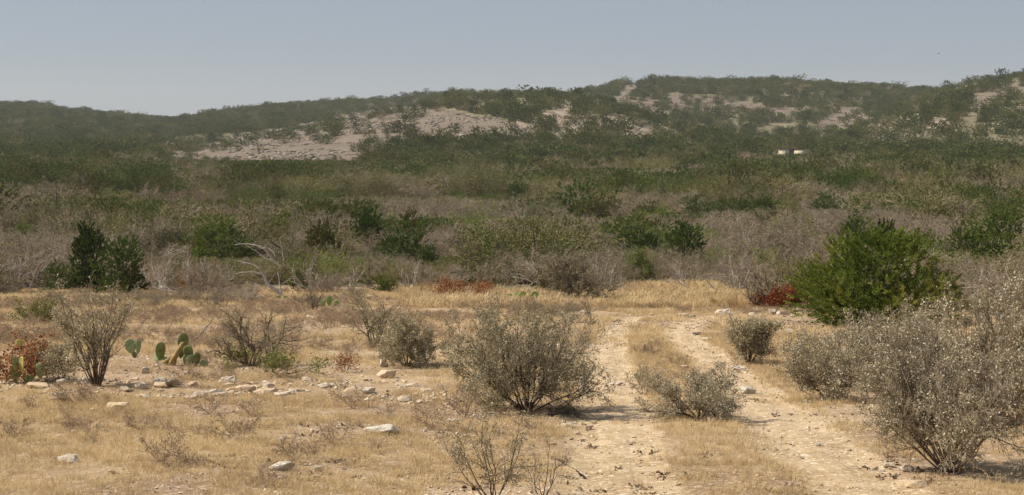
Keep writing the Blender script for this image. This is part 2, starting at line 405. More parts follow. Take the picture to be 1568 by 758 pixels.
def bush_meshes(name, seed, tm, lm, ll=0.012, lw=0.009, h=1.0, k=3, fine=None, **kw):
    rng, s, c, dd = bush_arrays(seed, ll=ll, **kw)
    thick = s[:, 8] < 1.5
    v, q = tubes(s[thick, :8], k+1); stem = mesh_from(name+'_stems', v, [(q, 0)], [tm])
    v, q = tubes(s[~thick, :8], k); twig = mesh_from(name+'_twigs', v, [(q, 0)], [fine or tm]); leaf = None
    if lm is not None and len(c):
        d = norm(dd)*0.5+rng.normal(size=c.shape)*0.6; sc = rng.uniform(0.6, 1.5, len(c))*1.15
        v, q = leaves(c, d, ll*sc, lw*sc, rng); leaf = mesh_from(name+'_leaves', v, [(q, 0)], [lm])
    return stem, twig, leaf
def bush_proto(kind, stem, twig, leaf):
    o = bpy.data.objects.new(kind, None); COL.objects.link(o); o.empty_display_size = 0.2
    link('stems', stem, o); link('twigs', twig, o)
    if leaf: link('leaves', leaf, o)
    return o
def bush_single(name, seed, tm, lm, ll, lw, k=3, limb=None, **kw):
    rng, s, c, dd = bush_arrays(seed, ll=ll, **kw)
    v, q = tubes(s[:, :8], k); d = norm(dd)*0.4+rng.normal(size=c.shape)*0.6; sc = rng.uniform(0.6, 1.35, len(c))
    if lm is None or not len(c): return mesh_from(name, v, [(q, 0)], [tm])
    v2, q2 = leaves(c, d, ll*sc, lw*sc, rng)
    if limb is not None:
        thick = np.repeat(s[:, 8] < 1.5, k)
        return mesh_from(name, np.vstack([v, v2]), [(q[~thick], 0), (q2+len(v), 1), (q[thick], 2)], [tm, lm, limb])
    return mesh_from(name, np.vstack([v, v2]), [(q, 0), (q2+len(v), 1)], [tm, lm])

def juniper_arrays(seed, plumes=160, per=22, wh=1.3, ll=0.05, lw=0.016, plen=0.17, lobes=9, squat=0.0, shape='round', fat=0.55):
    """plume-shaped sprays spread through lobes; height 1, width wh"""
    rng = np.random.default_rng(seed)
    cs = []
    for k in range(lobes):
        az = rng.uniform(0, 2*math.pi); rr = math.sqrt(rng.random())*0.33; zz = rng.uniform(0.12, 0.66)
        if shape == 'cone': rr *= (1-zz)*1.5
        cs.append((rr*math.cos(az), rr*math.sin(az), zz, rng.uniform(0.17, 0.28)))
    if shape == 'broad':
        for k in range(16):
            az = 2*math.pi*k/16; rr = 0.36*rng.uniform(0.85, 1.12); cs.append((rr*math.cos(az), rr*math.sin(az), rng.uniform(0.14, 0.42), rng.uniform(0.16, 0.22)))
        for k in range(11):
            az = 2*math.pi*k/11; rr = 0.23*rng.uniform(0.75, 1.2); cs.append((rr*math.cos(az), rr*math.sin(az), rng.uniform(0.52, 0.68), rng.uniform(0.15, 0.20)))
    cs.append((0, 0, 0.36, 0.34)); cs.append((0.12, -0.1, 0.2, 0.24)); cs.append((-0.14, -0.08, 0.2, 0.24)); cs.append((rng.uniform(-.1, .1), 0, 0.70, 0.2))
    for k in range(9):
        az = 2*math.pi*(k+rng.random()*0.6)/9; rr = (0.30 if shape != 'cone' else 0.2)*rng.uniform(0.7, 1.15); cs.append((rr*math.cos(az), rr*math.sin(az), rng.uniform(0.05, 0.16), rng.uniform(0.13, 0.19)))
    cs = np.array(cs); w8 = cs[:, 3]**2; w8 /= w8.sum()
    idx = rng.choice(len(cs), plumes, p=w8); C = cs[idx]
    n = norm(rng.normal(size=(plumes, 3))); n[:, 2] = np.where((n[:, 2] < -0.6) & (C[:, 2] > 0.3), -n[:, 2], n[:, 2])
    rad = C[:, 3]*(rng.uniform(0.45, 1.05, plumes) if shape == 'round' else rng.uniform(0.62, 1.05, plumes))
    base = C[:, :3]+n*rad[:, None]*np.array([1, 1, 1.0])
    base[:, 2] = np.where(base[:, 2] < 0.01, 0.01+0.08*rng.random(plumes), base[:, 2])
    out = base*np.array([1, 1, 0]); pd = norm(norm(out)*0.20+n*0.75+np.array([0, 0, 0.62])+rng.normal(size=(plumes, 3))*0.22)
    pl = plen*rng.uniform(0.55, 1.25, plumes)
    t = rng.random((plumes, per))
    cc = base[:, None]+pd[:, None]*(t*pl[:, None])[..., None]
    side = rng.normal(size=(plumes, per, 3))
    wid = (0.28*plen*(1-t)**0.8*(0.4+t))[..., None]
    cc = cc+side*wid*fat
    dd = pd[:, None]*1.0+side*0.45
    cc = cc.reshape(-1, 3); dd = dd.reshape(-1, 3)
    top = np.percentile(cc[:, 2], 99.5); wx = np.percentile(cc[:, 0], 99)-np.percentile(cc[:, 0], 1); wy = np.percentile(cc[:, 1], 99)-np.percentile(cc[:, 1], 1)
    sc = np.array([wh/wx, wh/wy, 1/top])
    return rng, cc*sc, dd, C, base*sc
def juniper_meshes(name, seed, lm, tm, trunk_r=0.03, **kw):
    ll, lw = kw.get('ll', 0.05), kw.get('lw', 0.016)
    rng, c, d, C, base = juniper_arrays(seed, **kw)
    s = rng.uniform(0.7, 1.3, len(c)); v, q = leaves(c, d, ll*s, lw*s, rng)
    crown = mesh_from(name+'_crown', v, [(q, 0)], [lm])
    segs = []
    pick = rng.choice(len(base), min(26, len(base)), replace=False)
    for b in base[pick]:
        p0 = np.array([rng.uniform(-.03, .03), rng.uniform(-.03, .03), 0.0]); mid = p0*0.4+b*0.5+np.array([0, 0, -0.04])
        mid[2] = max(mid[2], 0.05)
        segs += [(*p0, *mid, trunk_r*rng.uniform(.35, 1), trunk_r*0.4), (*mid, *b, trunk_r*0.4, trunk_r*0.15)]
    v, q = tubes(segs, 5); trunk = mesh_from(name+'_trunk', v, [(q, 0)], [tm])
    return crown, trunk
def juniper_proto(crown, trunk, name='juniper'):
    o = bpy.data.objects.new(name, None); COL.objects.link(o); o.empty_display_size = 0.2
    link('trunk', trunk, o); link('crown', crown, o)
    return o

# ------------------------------------------------------------------ terrain
ROCKY = [[(250,246),(290,226),(370,206),(440,196),(500,184),(560,170),(615,163),(680,168),(740,180),(800,190),(880,204),(840,222),(720,222),(640,224),(585,230),(548,250),(500,246),(400,246),(300,246)],
         [(935,155),(1000,146),(1060,146),(1120,152),(1190,165),(1250,168),(1230,176),(1150,172),(1080,166),(1000,168),(950,172)],
         [(1465,170),(1490,150),(1540,132),(1590,125),(1590,148),(1520,160)],
         [(1225,206),(1262,184),(1288,166),(1322,166),(1318,180),(1290,190),(1262,200)],
         [(935,152),(955,135),(975,125),(985,127),(962,146),(948,156)]]
BARE = [[(760,168),(860,160),(960,170),(1040,195),(1040,218),(900,215),(800,196)],
        [(1290,172),(1380,170),(1480,190),(1440,212),(1330,212),(1280,196)], [(1340,235),(1400,228),(1430,236),(1420,246),(1350,248)]]
def edge_row(u):       # where the clearing ends
    return np.interp(u, [-200, 0, 300, 560, 640, 700, 860, 905, 960, 1090, 1150, 1240, 1330, 1400, 1470, 1568, 1800], [447, 447, 447, 446, 447, 450, 455, 458, 441, 440, 452, 468, 470, 478, 486, 500, 520])
def build_terrain():
    th = np.concatenate([np.arange(-180, -40, 5), np.arange(-40, -20, 0.6), np.arange(-20, 20, 0.08), np.arange(20, 40, 0.6), np.arange(40, 180, 5)])
    rr = [1.2]
    while rr[-1] < 3300: rr.append(rr[-1]*1.0092)
    rr = np.array(rr); T, R = np.meshgrid(np.radians(th), rr); nth = len(th)
    x = (R*np.sin(T)).ravel(); y = (R*np.cos(T)).ravel()
    z = height(x, y)
    v = np.stack([x, y, z], 1)
    i = np.arange(len(rr)-1)[:, None]; j = np.arange(nth)[None]; j2 = (j+1) % nth
    q = np.stack([i*nth+j, i*nth+j2, (i+1)*nth+j2, (i+1)*nth+j], -1).reshape(-1, 4)
    v = np.vstack([v, [[0, 0, H(0, 0)]]]); c = len(v)-1
    tr = np.array([[c, (k+1) % nth, k] for k in range(nth)])
    me = mesh_from('ground', v, [(q[:, ::-1], 0), (tr[:, ::-1], 0)], [M['ground']], smooth=True)
    def att(name, a):
        at = me.attributes.new(name, 'FLOAT', 'POINT'); at.data.foreach_set('value', np.asarray(a, np.float32))
    u, pv = proj(v); front = v[:, 1] > 300
    pv = pv + (fbm(v[:, 0]/30, v[:, 1]/30, 77)-0.5)*8; u2 = u+(fbm(v[:, 0]/25, v[:, 1]/40, 78)-0.5)*20
    rk = np.zeros(len(v)); br = np.zeros(len(v))
    for p in ROCKY: rk = np.maximum(rk, in_poly(u2, pv, p)*front)
    for p in BARE: br = np.maximum(br, in_poly(u2, pv, p)*front)
    att('track', rut(v[:, 0], v[:, 1])); att('hill', np.maximum(sm((v[:, 1]-110)/250), 0.9*sm((edge_row(u)-proj(v)[1]-4)/8)*(v[:, 1] > 30))); att('rocky', rk*0.9); att('bare', br*0.8)
    o = link('ground', me); tag(o, kind='structure')
    return o
build_terrain()

# the two wheel ruts as their own worn sheets just above the ground
def build_track():
    parts = []
    rng = np.random.default_rng(5)
    for R_ in RUTS:
        # resample by length so the sheet follows the ground
        seg = np.hypot(*np.diff(R_[:, :2], axis=0).T); L = np.concatenate([[0], np.cumsum(seg)])
        n = int(L[-1]/0.15); s = np.linspace(0, L[-1], n)
        x, y, wd = (np.interp(s, L, R_[:, k]) for k in range(3))
        t = norm(np.stack([np.gradient(x), np.gradient(y)], 1)); nx, ny = t[:, 1], -t[:, 0]
        K = 9; a = np.linspace(-1, 1, K)
        eL = 0.55+0.4*(fbm(s*0.9, s*0+3.3, 11, 4)-0.5)*2; eR = 0.55+0.4*(fbm(s*0.9, s*0+9.3, 12, 4)-0.5)*2
        off = np.where(a[None] < 0, a[None]*eL[:, None], a[None]*eR[:, None])*wd[:, None]
        X = x[:, None]+nx[:, None]*off; Y = y[:, None]+ny[:, None]*off
        Z = height(X.ravel(), Y.ravel()).reshape(X.shape)+0.008-0.030*np.abs(a)[None]**3
        v = np.stack([X, Y, Z], -1).reshape(-1, 3)
        i = np.arange(n-1)[:, None]; j = np.arange(K-1)[None]
        q = np.stack([i*K+j, (i+1)*K+j, (i+1)*K+j+1, i*K+j+1], -1).reshape(-1, 4)[:, ::-1]
        parts.append((v, q))
    v, q = join(parts)
    me = mesh_from('dirt_track', v, [(q, 0)], [M['ground']], smooth=True)
    for nme, val in (('track', 1.0), ('hill', 0), ('rocky', 0), ('bare', 0)):
        at = me.attributes.new(nme, 'FLOAT', 'POINT'); at.data.foreach_set('value', np.full(len(v), val, np.float32))
    tag(link('dirt_track', me), kind='structure')
build_track()

# ------------------------------------------------------------------ scatter helper for uncountable stuff
def scatter(name, meshes, pts, rotz, scl, seed=0, tilt=0.0):
    if not len(pts): return
    rng = np.random.default_rng(seed); n = len(pts)
    coll = bpy.data.collections.new(name+'_kinds')
    for i, me in enumerate(meshes):
        o = bpy.data.objects.new('kind_%02d' % i, me); coll.objects.link(o)
    me = bpy.data.meshes.new(name); me.vertices.add(n); me.vertices.foreach_set('co', np.asarray(pts, np.float32).ravel())
    r = np.stack([rng.normal(size=n)*tilt, rng.normal(size=n)*tilt, rotz], 1).astype(np.float32)
    a = me.attributes.new('rot', 'FLOAT_VECTOR', 'POINT'); a.data.foreach_set('vector', r.ravel())
    a = me.attributes.new('scl', 'FLOAT_VECTOR', 'POINT'); a.data.foreach_set('vector', np.asarray(scl, np.float32).ravel())
    a = me.attributes.new('pick', 'INT', 'POINT'); a.data.foreach_set('value', rng.integers(0, len(meshes), n).astype(np.int32))
    me.update(); o = link(name, me); tag(o, kind='stuff')
    g = bpy.data.node_groups.new(name, 'GeometryNodeTree')
    g.interface.new_socket('Geometry', in_out='INPUT', socket_type='NodeSocketGeometry'); g.interface.new_socket('Geometry', in_out='OUTPUT', socket_type='NodeSocketGeometry')
    N, L = g.nodes, g.links; gi = N.new('NodeGroupInput'); go = N.new('NodeGroupOutput')
    ci = N.new('GeometryNodeCollectionInfo'); ci.inputs['Collection'].default_value = coll; ci.inputs['Separate Children'].default_value = True
    ip = N.new('GeometryNodeInstanceOnPoints'); ip.inputs['Pick Instance'].default_value = True
    def na(nm, ty):
        q = N.new('GeometryNodeInputNamedAttribute'); q.data_type = ty; q.inputs['Name'].default_value = nm; return q.outputs['Attribute']
    L.new(gi.outputs[0], ip.inputs['Points']); L.new(ci.outputs[0], ip.inputs['Instance'])
    L.new(na('pick', 'INT'), ip.inputs['Instance Index']); L.new(na('scl', 'FLOAT_VECTOR'), ip.inputs['Scale'])
    er = N.new('FunctionNodeEulerToRotation'); L.new(na('rot', 'FLOAT_VECTOR'), er.inputs[0]); L.new(er.outputs[0], ip.inputs['Rotation'])
    L.new(ip.outputs[0], go.inputs[0])
    md = o.modifiers.new('scatter', 'NODES'); md.node_group = g
    return o

# ------------------------------------------------------------------ the items one can single out: table of picture boxes
HOUSE = ground(1212, 239.5)
# junipers: (left, top, right, base row or None, distance or None, olive?, label)
JUN = [
 (62,400,122,446,None,0,'low dark green juniper at the foot of the two leaning dark junipers on the left'),
 (108,342,160,444,None,0,'tall narrow ragged dark juniper, left one of the pair at the left clearing edge'),
 (150,362,228,448,None,0,'broad dark juniper, right one of the pair at the left clearing edge'),
 (272,330,392,None,92,2,'wide flat-topped olive juniper rising behind the grey brush above the bleached dead tree'),
 (466,338,534,None,86,1,'brownish juniper sloping up to the right, left of the tallest dark juniper clump'),
 (540,318,602,None,98,0,'dark pointed juniper at the top left of the middle juniper clump'),
 (598,322,648,None,104,1,'brown-olive juniper behind the rounded dark one in the middle clump'),
 (574,340,664,None,88,0,'rounded very dark juniper at the centre of the middle clump'),
 (636,378,680,None,80,0,'small bright green juniper at the lower right foot of the rounded dark one'),
 (572,416,610,447,None,2,'small round yellow-green juniper standing alone at the edge of the dry grass'),
 (948,346,1012,None,92,0,'blue-green loose juniper touching the left side of the dense round one'),
 (1008,338,1082,None,84,0,'dense round dark green juniper in the grey brush beyond the wheel tracks'),
 (884,300,948,None,150,1,'dark brown-olive juniper above and left of the dense round one'),
 (818,398,872,452,None,1,'dull olive juniper half hidden in the grey thicket behind the bushy shrub'),
 (1222,352,1450,500,None,3,'large bushy bright green juniper beside the right wheel track'),
 (1446,338,1534,None,84,2,'green juniper in the thicket at the right edge, left of two'),
 (1484,318,1575,None,100,2,'taller pale green juniper at the right edge of the picture'),
 (1486,356,1548,None,68,2,'upright olive-green juniper in front of the two at the right edge'),
 (1040,298,1098,None,165,0,'dark green juniper at the left end of the row of four beyond the wheel tracks'),
 (1085,296,1130,None,168,0,'second juniper from the left in the row of four beyond the wheel tracks'),
 (1122,296,1168,None,162,0,'third juniper from the left, darkest in the row of four beyond the wheel tracks'),
 (1150,300,1192,None,158,0,'right end juniper of the row of four beyond the wheel tracks'),
 (1238,294,1292,None,170,0,'dark juniper standing above the left shoulder of the large bushy juniper'),
 (1272,330,1332,None,110,2,'green juniper peeping over the top left of the large bushy juniper'),
 (1318,338,1380,None,66,1,'brown-tipped juniper rising right behind the large bushy juniper'),
 (770,278,808,None,205,0,'round dark juniper in the mid brush above the dead snag with forked branches'),
 (732,296,772,None,200,0,'low dark juniper just left of the round one in the mid brush'),
 (352,288,420,None,200,0,'dark round juniper in the valley above the wide flat-topped olive one'),
 (430,290,520,None,195,0,'broad dark juniper hedge-like clump in the valley, right of the round one'),
 (520,284,650,None,205,1,'long brown-green juniper clump in the valley above the middle juniper clump'),
 (676,290,722,None,210,0,'dark low juniper at the right end of the valley juniper row'),
 (1490,300,1575,None,150,0,'dark green juniper clump low in the valley at the right edge'),
]
# shrubs in the valley told apart by colour: (left, top, right, distance, kind, label)
SHR = [
 (236,288,332,190,'brown','wide rounded reddish-brown leafless thicket in the valley left of the dark juniper'),
 (560,318,600,120,'lime','small pale green shrub behind the middle juniper clump'),
 (690,316,760,130,'lime','bright fresh green shrub in the brush right of the middle juniper clump'),
 (960,380,1010,76,'lime','green leafy shrub below the blue-green loose juniper'),
 (1130,376,1196,76,'lime','yellow-green shrub in the grey brush left of the large bushy juniper'),
 (960,312,1035,130,'lime','light green shrub behind the blue-green loose juniper'),
 (20,340,50,120,'lime','small green shrub beneath the arching pale branches at the far left'),
 (150,286,206,210,'lime','soft green shrub in the valley left of the reddish-brown thicket'),
 (920,240,1050,330,'limeolive','broad yellowish-green rounded scrub at the foot of the middle hill'),
 (440,400,470,66,'lime','thin green shrub in the grey brush beside the bleached dead tree'),
]
FG_BLOCK = [(a, b, c, (d or (b+ (c-a)*0.55))) for a, b, c, d, e, f, g in JUN]
FG_BLOCK = [(a, b, c, min(e, b+max(22, (c-a)*0.6)) if JUN[i][3] is None else e) for i, (a, b, c, e) in enumerate(FG_BLOCK)]
BLOCKD = [ (j[4] if j[4] else ground((j[0]+j[2])/2, j[3])[1]) for j in JUN]
def brow(u, d): x = (u-CX)/F_PX*d; return float(proj(np.array([x, d, H(x, d)]))[1])
FG_BLOCK = [(a, b, c, min(e, brow((a+c)/2, bd)-5)) for (a, b, c, e), bd in zip(FG_BLOCK, BLOCKD)]
SBLOCK = [(a, b, c, min(b+20, brow((a+c)/2, d)-5)) for a, b, c, d, e, f in SHR]; SBD = [s[3] for s in SHR]
SBLOCK.append((1184, 226, 1240, 238.5)); SBD.append(HOUSE[1])
SBLOCK.append((262, 190, 545, 248)); SBD.append(475)

TEMPLATES = []
def hero_juniper(i, u0, vt, u1, vb, dist, style, label):
    uc = (u0+u1)/2
    if vb is None:
        x = (uc-CX)/F_PX*dist; g = np.array([x, dist, H(x, dist)]); d = dist
        uu, vb = proj(g)
    else: g = ground(uc, vb); d = g[1]
    h = (vb-vt)*d/F_PX; wd = (u1-u0)*d/F_PX
    px = 1024/1568*F_PX/d                          # render pixels per metre
    lm = {0: M['juniper'], 1: M['juniper_olive'], 2: M['juniper_mid'], 3: M['juniper_big']}[style]
    big = style == 3; a = wd/h
    if big: kw = dict(plumes=1700, per=84, ll=0.019, lw=0.009, plen=0.095, lobes=14, shape='broad', fat=0.50)
    elif style == 2 and i == 9: kw = dict(plumes=120, per=26, ll=0.10, lw=0.03, plen=0.30, lobes=5)
    else: kw = dict(plumes=640, per=32, ll=0.034, lw=0.017, plen=0.085, lobes=9)
    if i == 1: kw.update(lobes=5)
    cr, tk = juniper_meshes('juniper', 100+i, lm, M['bark'], wh=a, **kw)
    o = juniper_proto(cr, tk); o.location = g; o.scale = (h, h, h)
    tag(o, label, 'juniper', 'junipers one can tell apart')
    return o
M['juniper_mid'] = mat('fresh_juniper_foliage', [(0.085,0.125,0.022),(0.150,0.190,0.038),(0.21,0.21,0.055)], 2.0, trans=0.25)
M['juniper_big'] = mat('bright_juniper_foliage', [(0.090,0.130,0.020),(0.185,0.225,0.036),(0.36,0.32,0.075)], 1.6, trans=0.2, ramp=(0.38, 0.66))  # brighter, yellower green of the large juniper's own foliage
for i, j in enumerate(JUN): hero_juniper(i, *j)

# ------------------------------------------------------------------ random brush and woodland
BR = [bush_single('bare_brush', 200+i, M['twig'], M['twig'], 0.018, 0.010, limb=M[['limb_pale','limb_dark','limb_pale','limb_dark','limb_grey'][i]], stems=8, spread=[62, 50, 70, 58, 45][i], r0=0.017, wh=[1.7, 1.3, 2.0, 1.6, 1.2][i], leafs=0.35, P=dict(rmin=0.0024, wig=0.2, n=[6, 4, 3, 3], pb=0.8)) for i in range(5)]
BRO = [bush_single('tan_brush', 220+i, M['twig_brown'], M['speck_olive'], 0.022, 0.014, stems=9, spread=[58, 66][i], r0=0.012, wh=[1.5, 1.9][i], leafs=0.35, P=dict(rmin=0.0024, wig=0.2, n=[6, 4, 3, 3], pb=0.78)) for i in range(2)]
OL = [bush_single('olive_scrub', 240+i, M['twig'], M['olive'], 0.045, 0.026, stems=10, spread=[66, 58, 72][i], r0=0.012, wh=[1.8, 1.5, 2.2][i], leafs=1.0, leafper=2, P=dict(rmin=0.003, wig=0.18, n=[5, 4, 3], first=[1, 0, 0], kids=[2, 2, 0], pb=0.85, ratio=0.55)) for i in range(3)]
LI = [bush_single('budding_shrub', 260+i, M['twig_brown'], M['lime'], 0.04, 0.022, stems=10, spread=[60, 68][i], r0=0.011, wh=[1.4, 1.8][i], leafs=1.0, leafper=2, P=dict(rmin=0.003, wig=0.18, n=[5, 4, 3], first=[1, 0, 0], kids=[2, 2, 0], pb=0.85, ratio=0.55)) for i in range(2)]
def far_juniper(name, seed, lm, wh, plumes=190, per=9, ll=0.070, lw=0.050):
    rng, c, d, C, b = juniper_arrays(seed, plumes=plumes, per=per, wh=wh, plen=0.085, lobes=7)
    s = rng.uniform(0.7, 1.3, len(c)); v, q = leaves(c, d, ll*s, lw*s, rng)
    sg = np.array([[0, 0, 0, *(bb), 0.03, 0.01] for bb in b[:8]]); v2, q2 = tubes(sg, 4)
    return mesh_from(name, np.vstack([v, v2]), [(q, 0), (q2+len(v), 1)], [lm, M['bark']])
JM = [far_juniper('juniper', 300+i, M['juniper' if i < 3 else 'juniper_olive'], [1.2, 1.5, 1.9, 1.5, 1.3][i], 300, 18, 0.042, 0.024) for i in range(5)]
JF = [far_juniper('juniper', 320+i, M['juniper_far'], [1.1, 1.35, 1.6, 1.9][i]) for i in range(4)]
OF = [far_juniper('scrub', 340+i, M['olive'], [1.5, 1.9, 1.3][i], 130, 10, 0.065, 0.040) for i in range(3)]
OL = OL[:1]+[far_juniper('olive_scrub', 344+i, M['olive'], [1.7, 1.4, 2.0][i], 260, 14, 0.036, 0.020) for i in range(3)]
LI = LI[:1]+[far_juniper('budding_shrub', 348+i, M['lime'], [1.4, 1.8][i], 170, 14, 0.036, 0.020) for i in range(2)]
BF = [bush_single('far_brush', 350+i, M['twig'], M['twig'], 0.05, 0.03, stems=8, spread=60, r0=0.016, wh=1.7, leafs=0.8, P=dict(rmin=0.006, n=[4, 3, 3], first=[1, 0, 0], kids=[2, 2, 0], pb=0.85)) for i in range(2)]

rngw = np.random.default_rng(77)
def sample_plain():
    """candidate shrubs from the clearing edge to the foot of the hills"""
    out = []
    n = 16500
    y = np.sqrt(rngw.uniform(36**2, 470**2, n)); x = rngw.uniform(-1, 1, n)*(0.345*y+5)
    # keep the density per square metre falling with distance (bigger clumps far away)
    keep = rngw.random(n) < np.interp(y, [58, 100, 200, 470], [1.0, 1.0, 0.72, 0.50])
    x, y = x[keep], y[keep]
    # extra for the near belt
    y2 = np.sqrt(rngw.uniform(36**2, 150**2, 3600)); x2 = rngw.uniform(-1, 1, 3600)*(0.345*y2+5)
    x = np.concatenate([x, x2]); y = np.concatenate([y, y2])
    z = height(x, y); p = np.stack([x, y, z], 1)
    u, v = proj(p)
    ok = v < edge_row(u)-2+24*(fbm(u/46.0, u*0+2.5, 191, 3)-0.5)*2*np.where((u > 880) & (u < 1110), 0.4, 1)
    # sandy gaps in the left thicket
    for gx, gy, gr in ((-19.5, 92, 4.5), (-14, 100, 3.5)):
        ok &= np.hypot((x-gx), (y-gy)*0.5) > gr
    return p[ok], u[ok], v[ok]
P_, U_, V_ = sample_plain()
nsp = 120                                        # low bushes that have spilled forward of the thicket
us = rngw.uniform(-10, 1240, nsp); vs = edge_row(us)+rngw.uniform(-2, 1, nsp)**2*0+rngw.random(nsp)**2*26
ok_ = ~((us > 870) & (us < 1120)) & ~((us > 625) & (us < 785)) & ~((us > 1140) & (us < 1240)) & ~((us > 405) & (us < 450)) & ~((us > 560) & (us < 625)); SPL = np.array([flat(a, b) for a, b in zip(us[ok_], vs[ok_])]); SPL[:, 2] = height(SPL[:, 0], SPL[:, 1])
N_SP = len(SPL); P_ = np.vstack([P_, SPL]); U_ = np.concatenate([U_, us[ok_]]); V_ = np.concatenate([V_, vs[ok_]])
n_ = len(P_)
nA = fbm(P_[:, 0]/7, P_[:, 1]/18, 41, 3); nB = fbm(P_[:, 0]/6, P_[:, 1]/16, 43, 3); nC = fbm(P_[:, 0]/11, P_[:, 1]/26, 47, 3)
rr_ = rngw.random(n_)
yy = P_[:, 1]
kind = np.zeros(n_, int)          # 0 bare, 1 tan, 2 olive, 3 lime, 4 juniper
pJ = np.interp(yy, [60, 90, 120, 180, 240, 330, 380, 430], [0.02, 0.06, 0.13, 0.24, 0.22, 0.16, 0.34, 0.62])
pO = np.interp(yy, [60, 90, 140, 220, 300, 430], [0.08, 0.24, 0.40, 0.56, 0.62, 0.36])
pL = np.interp(yy, [60, 100, 160, 300, 430], [0.06, 0.13, 0.15, 0.12, 0.10])
sA = sm((nA-0.38)/0.24); sB = sm((nB-0.36)/0.28)
kind[rr_ < 0.22] = 1
kind[(nB+0.25*(rr_-0.5)) > np.quantile(nB, 1)-0] = 1
def by_quant(noise, prob, jit):
    q = noise + jit*(rngw.random(n_)-0.5); r = np.argsort(np.argsort(q))/n_; return r > 1-prob
kind[by_quant(nC, pO, 0.25)] = 2
kind[by_quant(nB, pL, 0.12)] = 3
kind[by_quant(nA, pJ, 0.12)] = 4
kind[-N_SP:] = rngw.choice([0, 0, 1, 1, 1], N_SP)
# real sizes
hgt = np.where(kind == 4, rngw.uniform(1.6, 3.4, n_), np.where(kind == 2, rngw.uniform(1.5, 2.9, n_), np.where(kind == 3, rngw.uniform(1.2, 2.2, n_), rngw.uniform(1.2, 2.3, n_))))
hgt *= np.interp(yy, [60, 75, 100, 200, 450], [0.85, 1.0, 1.0, 1.15, 1.3])*rngw.choice([0.7, 1.0, 1.25], n_)
vtop = V_ - hgt*F_PX/yy
half = hgt*0.75*F_PX/yy
hgt[-N_SP:] = rngw.uniform(0.35, 0.9, N_SP)*np.where(V_[-N_SP:]-edge_row(U_[-N_SP:]) < 9, 1.5, 1.0); vtop = V_ - hgt*F_PX/yy
drop = np.zeros(n_, bool); maxh = np.full(n_, 99.0)
for (a, b, c, e), bd in list(zip(FG_BLOCK, BLOCKD))+list(zip(SBLOCK, SBD)):
    hit = (U_+half*1.05 > a) & (U_-half*1.05 < c) & (yy < bd+3) & (vtop < e-4)
    near = (np.abs(yy-bd) < 2.5) & (U_ > a) & (U_ < c)
    maxh = np.where(hit, np.minimum(maxh, (V_-e+2)*yy/F_PX), maxh)
    drop |= near | (hit & (kind == 4) & (maxh < 1.0))
# the thicket is lower where the picture looks over it
hgt = np.minimum(hgt, np.maximum(maxh, 0.0)); drop |= hgt < 0.25; back = (yy > 330) & (U_ > 240) & (U_ < 560) & (V_ > 243); hgt = np.where(back, np.maximum(hgt, 0.9), hgt); drop &= ~back
P_, U_, V_, kind, hgt, yy, vtop = (a[~drop] for a in (P_, U_, V_, kind, hgt, yy, vtop))

def hill_trees():
    n = 42000
    y = np.sqrt(rngw.uniform(440**2, 1260**2, n)); x = rngw.uniform(-0.34, 0.34, n)*y
    z = height(x, y); p = np.stack([x, y, z], 1); u, v = proj(p)
    dens = np.where(u > 860, 0.33, 0.34)*sm((fbm(x/40, y/40, 61, 3)-0.26)/0.22)+0.12
    pv = v+(fbm(x/30, y/30, 77)-0.5)*14; pu = u+(fbm(x/25, y/40, 78)-0.5)*24
    for i, q in enumerate(ROCKY): dens = np.where(in_poly(pu, pv, q) | in_poly(pu, pv-6, q), [0.055, 0.15, 0.08, 0.03, 0.03][i]*1.0, dens)
    for i, q in enumerate(BARE): dens = np.where(in_poly(pu, pv, q) | in_poly(pu, pv-5, q), [0.20, 0.18, 0.15][i], dens)
    dens = np.where((u > 262) & (u < 548) & (v > 232), 0.03, dens)
    ok = rngw.random(n) < dens
    # only slopes that face the camera or crown a ridge
    zb = height(x*1.0, y-6.0); ok &= (z-zb > -0.6)
    ok &= ~((u > 1168) & (u < 1256) & (y < HOUSE[1]+9) & (v-4.2*F_PX/y < 238))
    p, u, v = p[ok], u[ok], v[ok]
    kd = np.where(rngw.random(len(p)) < np.where(v > 205, 0.28, 0.10), 2, 4)
    kd = np.where((rngw.random(len(p)) < 0.10), 0, kd)
    h = rngw.uniform(1.8, 4.8, len(p))*np.where(kd == 4, 1, 0.8)*np.where(rngw.random(len(p)) < 0.08, 1.35, 1.0)
    inr = np.zeros(len(p), bool)
    for q in ROCKY: inr |= in_poly(u, v, q)
    h = np.where(inr, h*0.8, h)
    return p, u, v, kd, h
HP, HU, HV, HK, HH = hill_trees()

ZC = [(100,'at the left edge'),(230,'beyond the left juniper pair'),(350,'left of the bleached tree'),(460,'beyond the bleached tree'),(560,'left of the middle junipers'),(670,'beyond the middle junipers'),(790,'beyond the dull red shrub'),(910,'beyond the largest twiggy shrub'),(1040,'beyond the left wheel track'),(1200,'beyond the right wheel track'),(1340,'left behind the bushy juniper'),(1460,'right behind the bushy juniper'),(9999,'at the right edge')]
def zone_label(adj, noun, u, v, y, h, hmed, sx=1.0):
    hz = next(t for c, t in ZC if u < c)
    dz = 'at the clearing edge' if y < 72 else 'in the near thicket' if y < 88 else 'deeper in the thicket' if y < 115 else 'in the valley' if y < 160 else 'in mid valley' if y < 220 else 'across the valley' if y < 310 else 'far down the valley' if y < 440 else 'on the hill foot'
    wd_ = 'narrow ' if sx < 0.94 else 'spreading ' if sx > 1.10 else ''
    sz = 'very tall' if h > hmed*1.25 else 'tall' if h > hmed*1.08 else 'small' if h < hmed*0.75 else 'low' if h < hmed*0.92 else 'middling'
    lab = '%s %s%s %s %s, %s' % (sz, wd_, adj, noun, dz, hz)
    return lab if len(lab.split()) <= 16 else '%s %s%s %s %s' % (sz, wd_, adj, noun, hz)
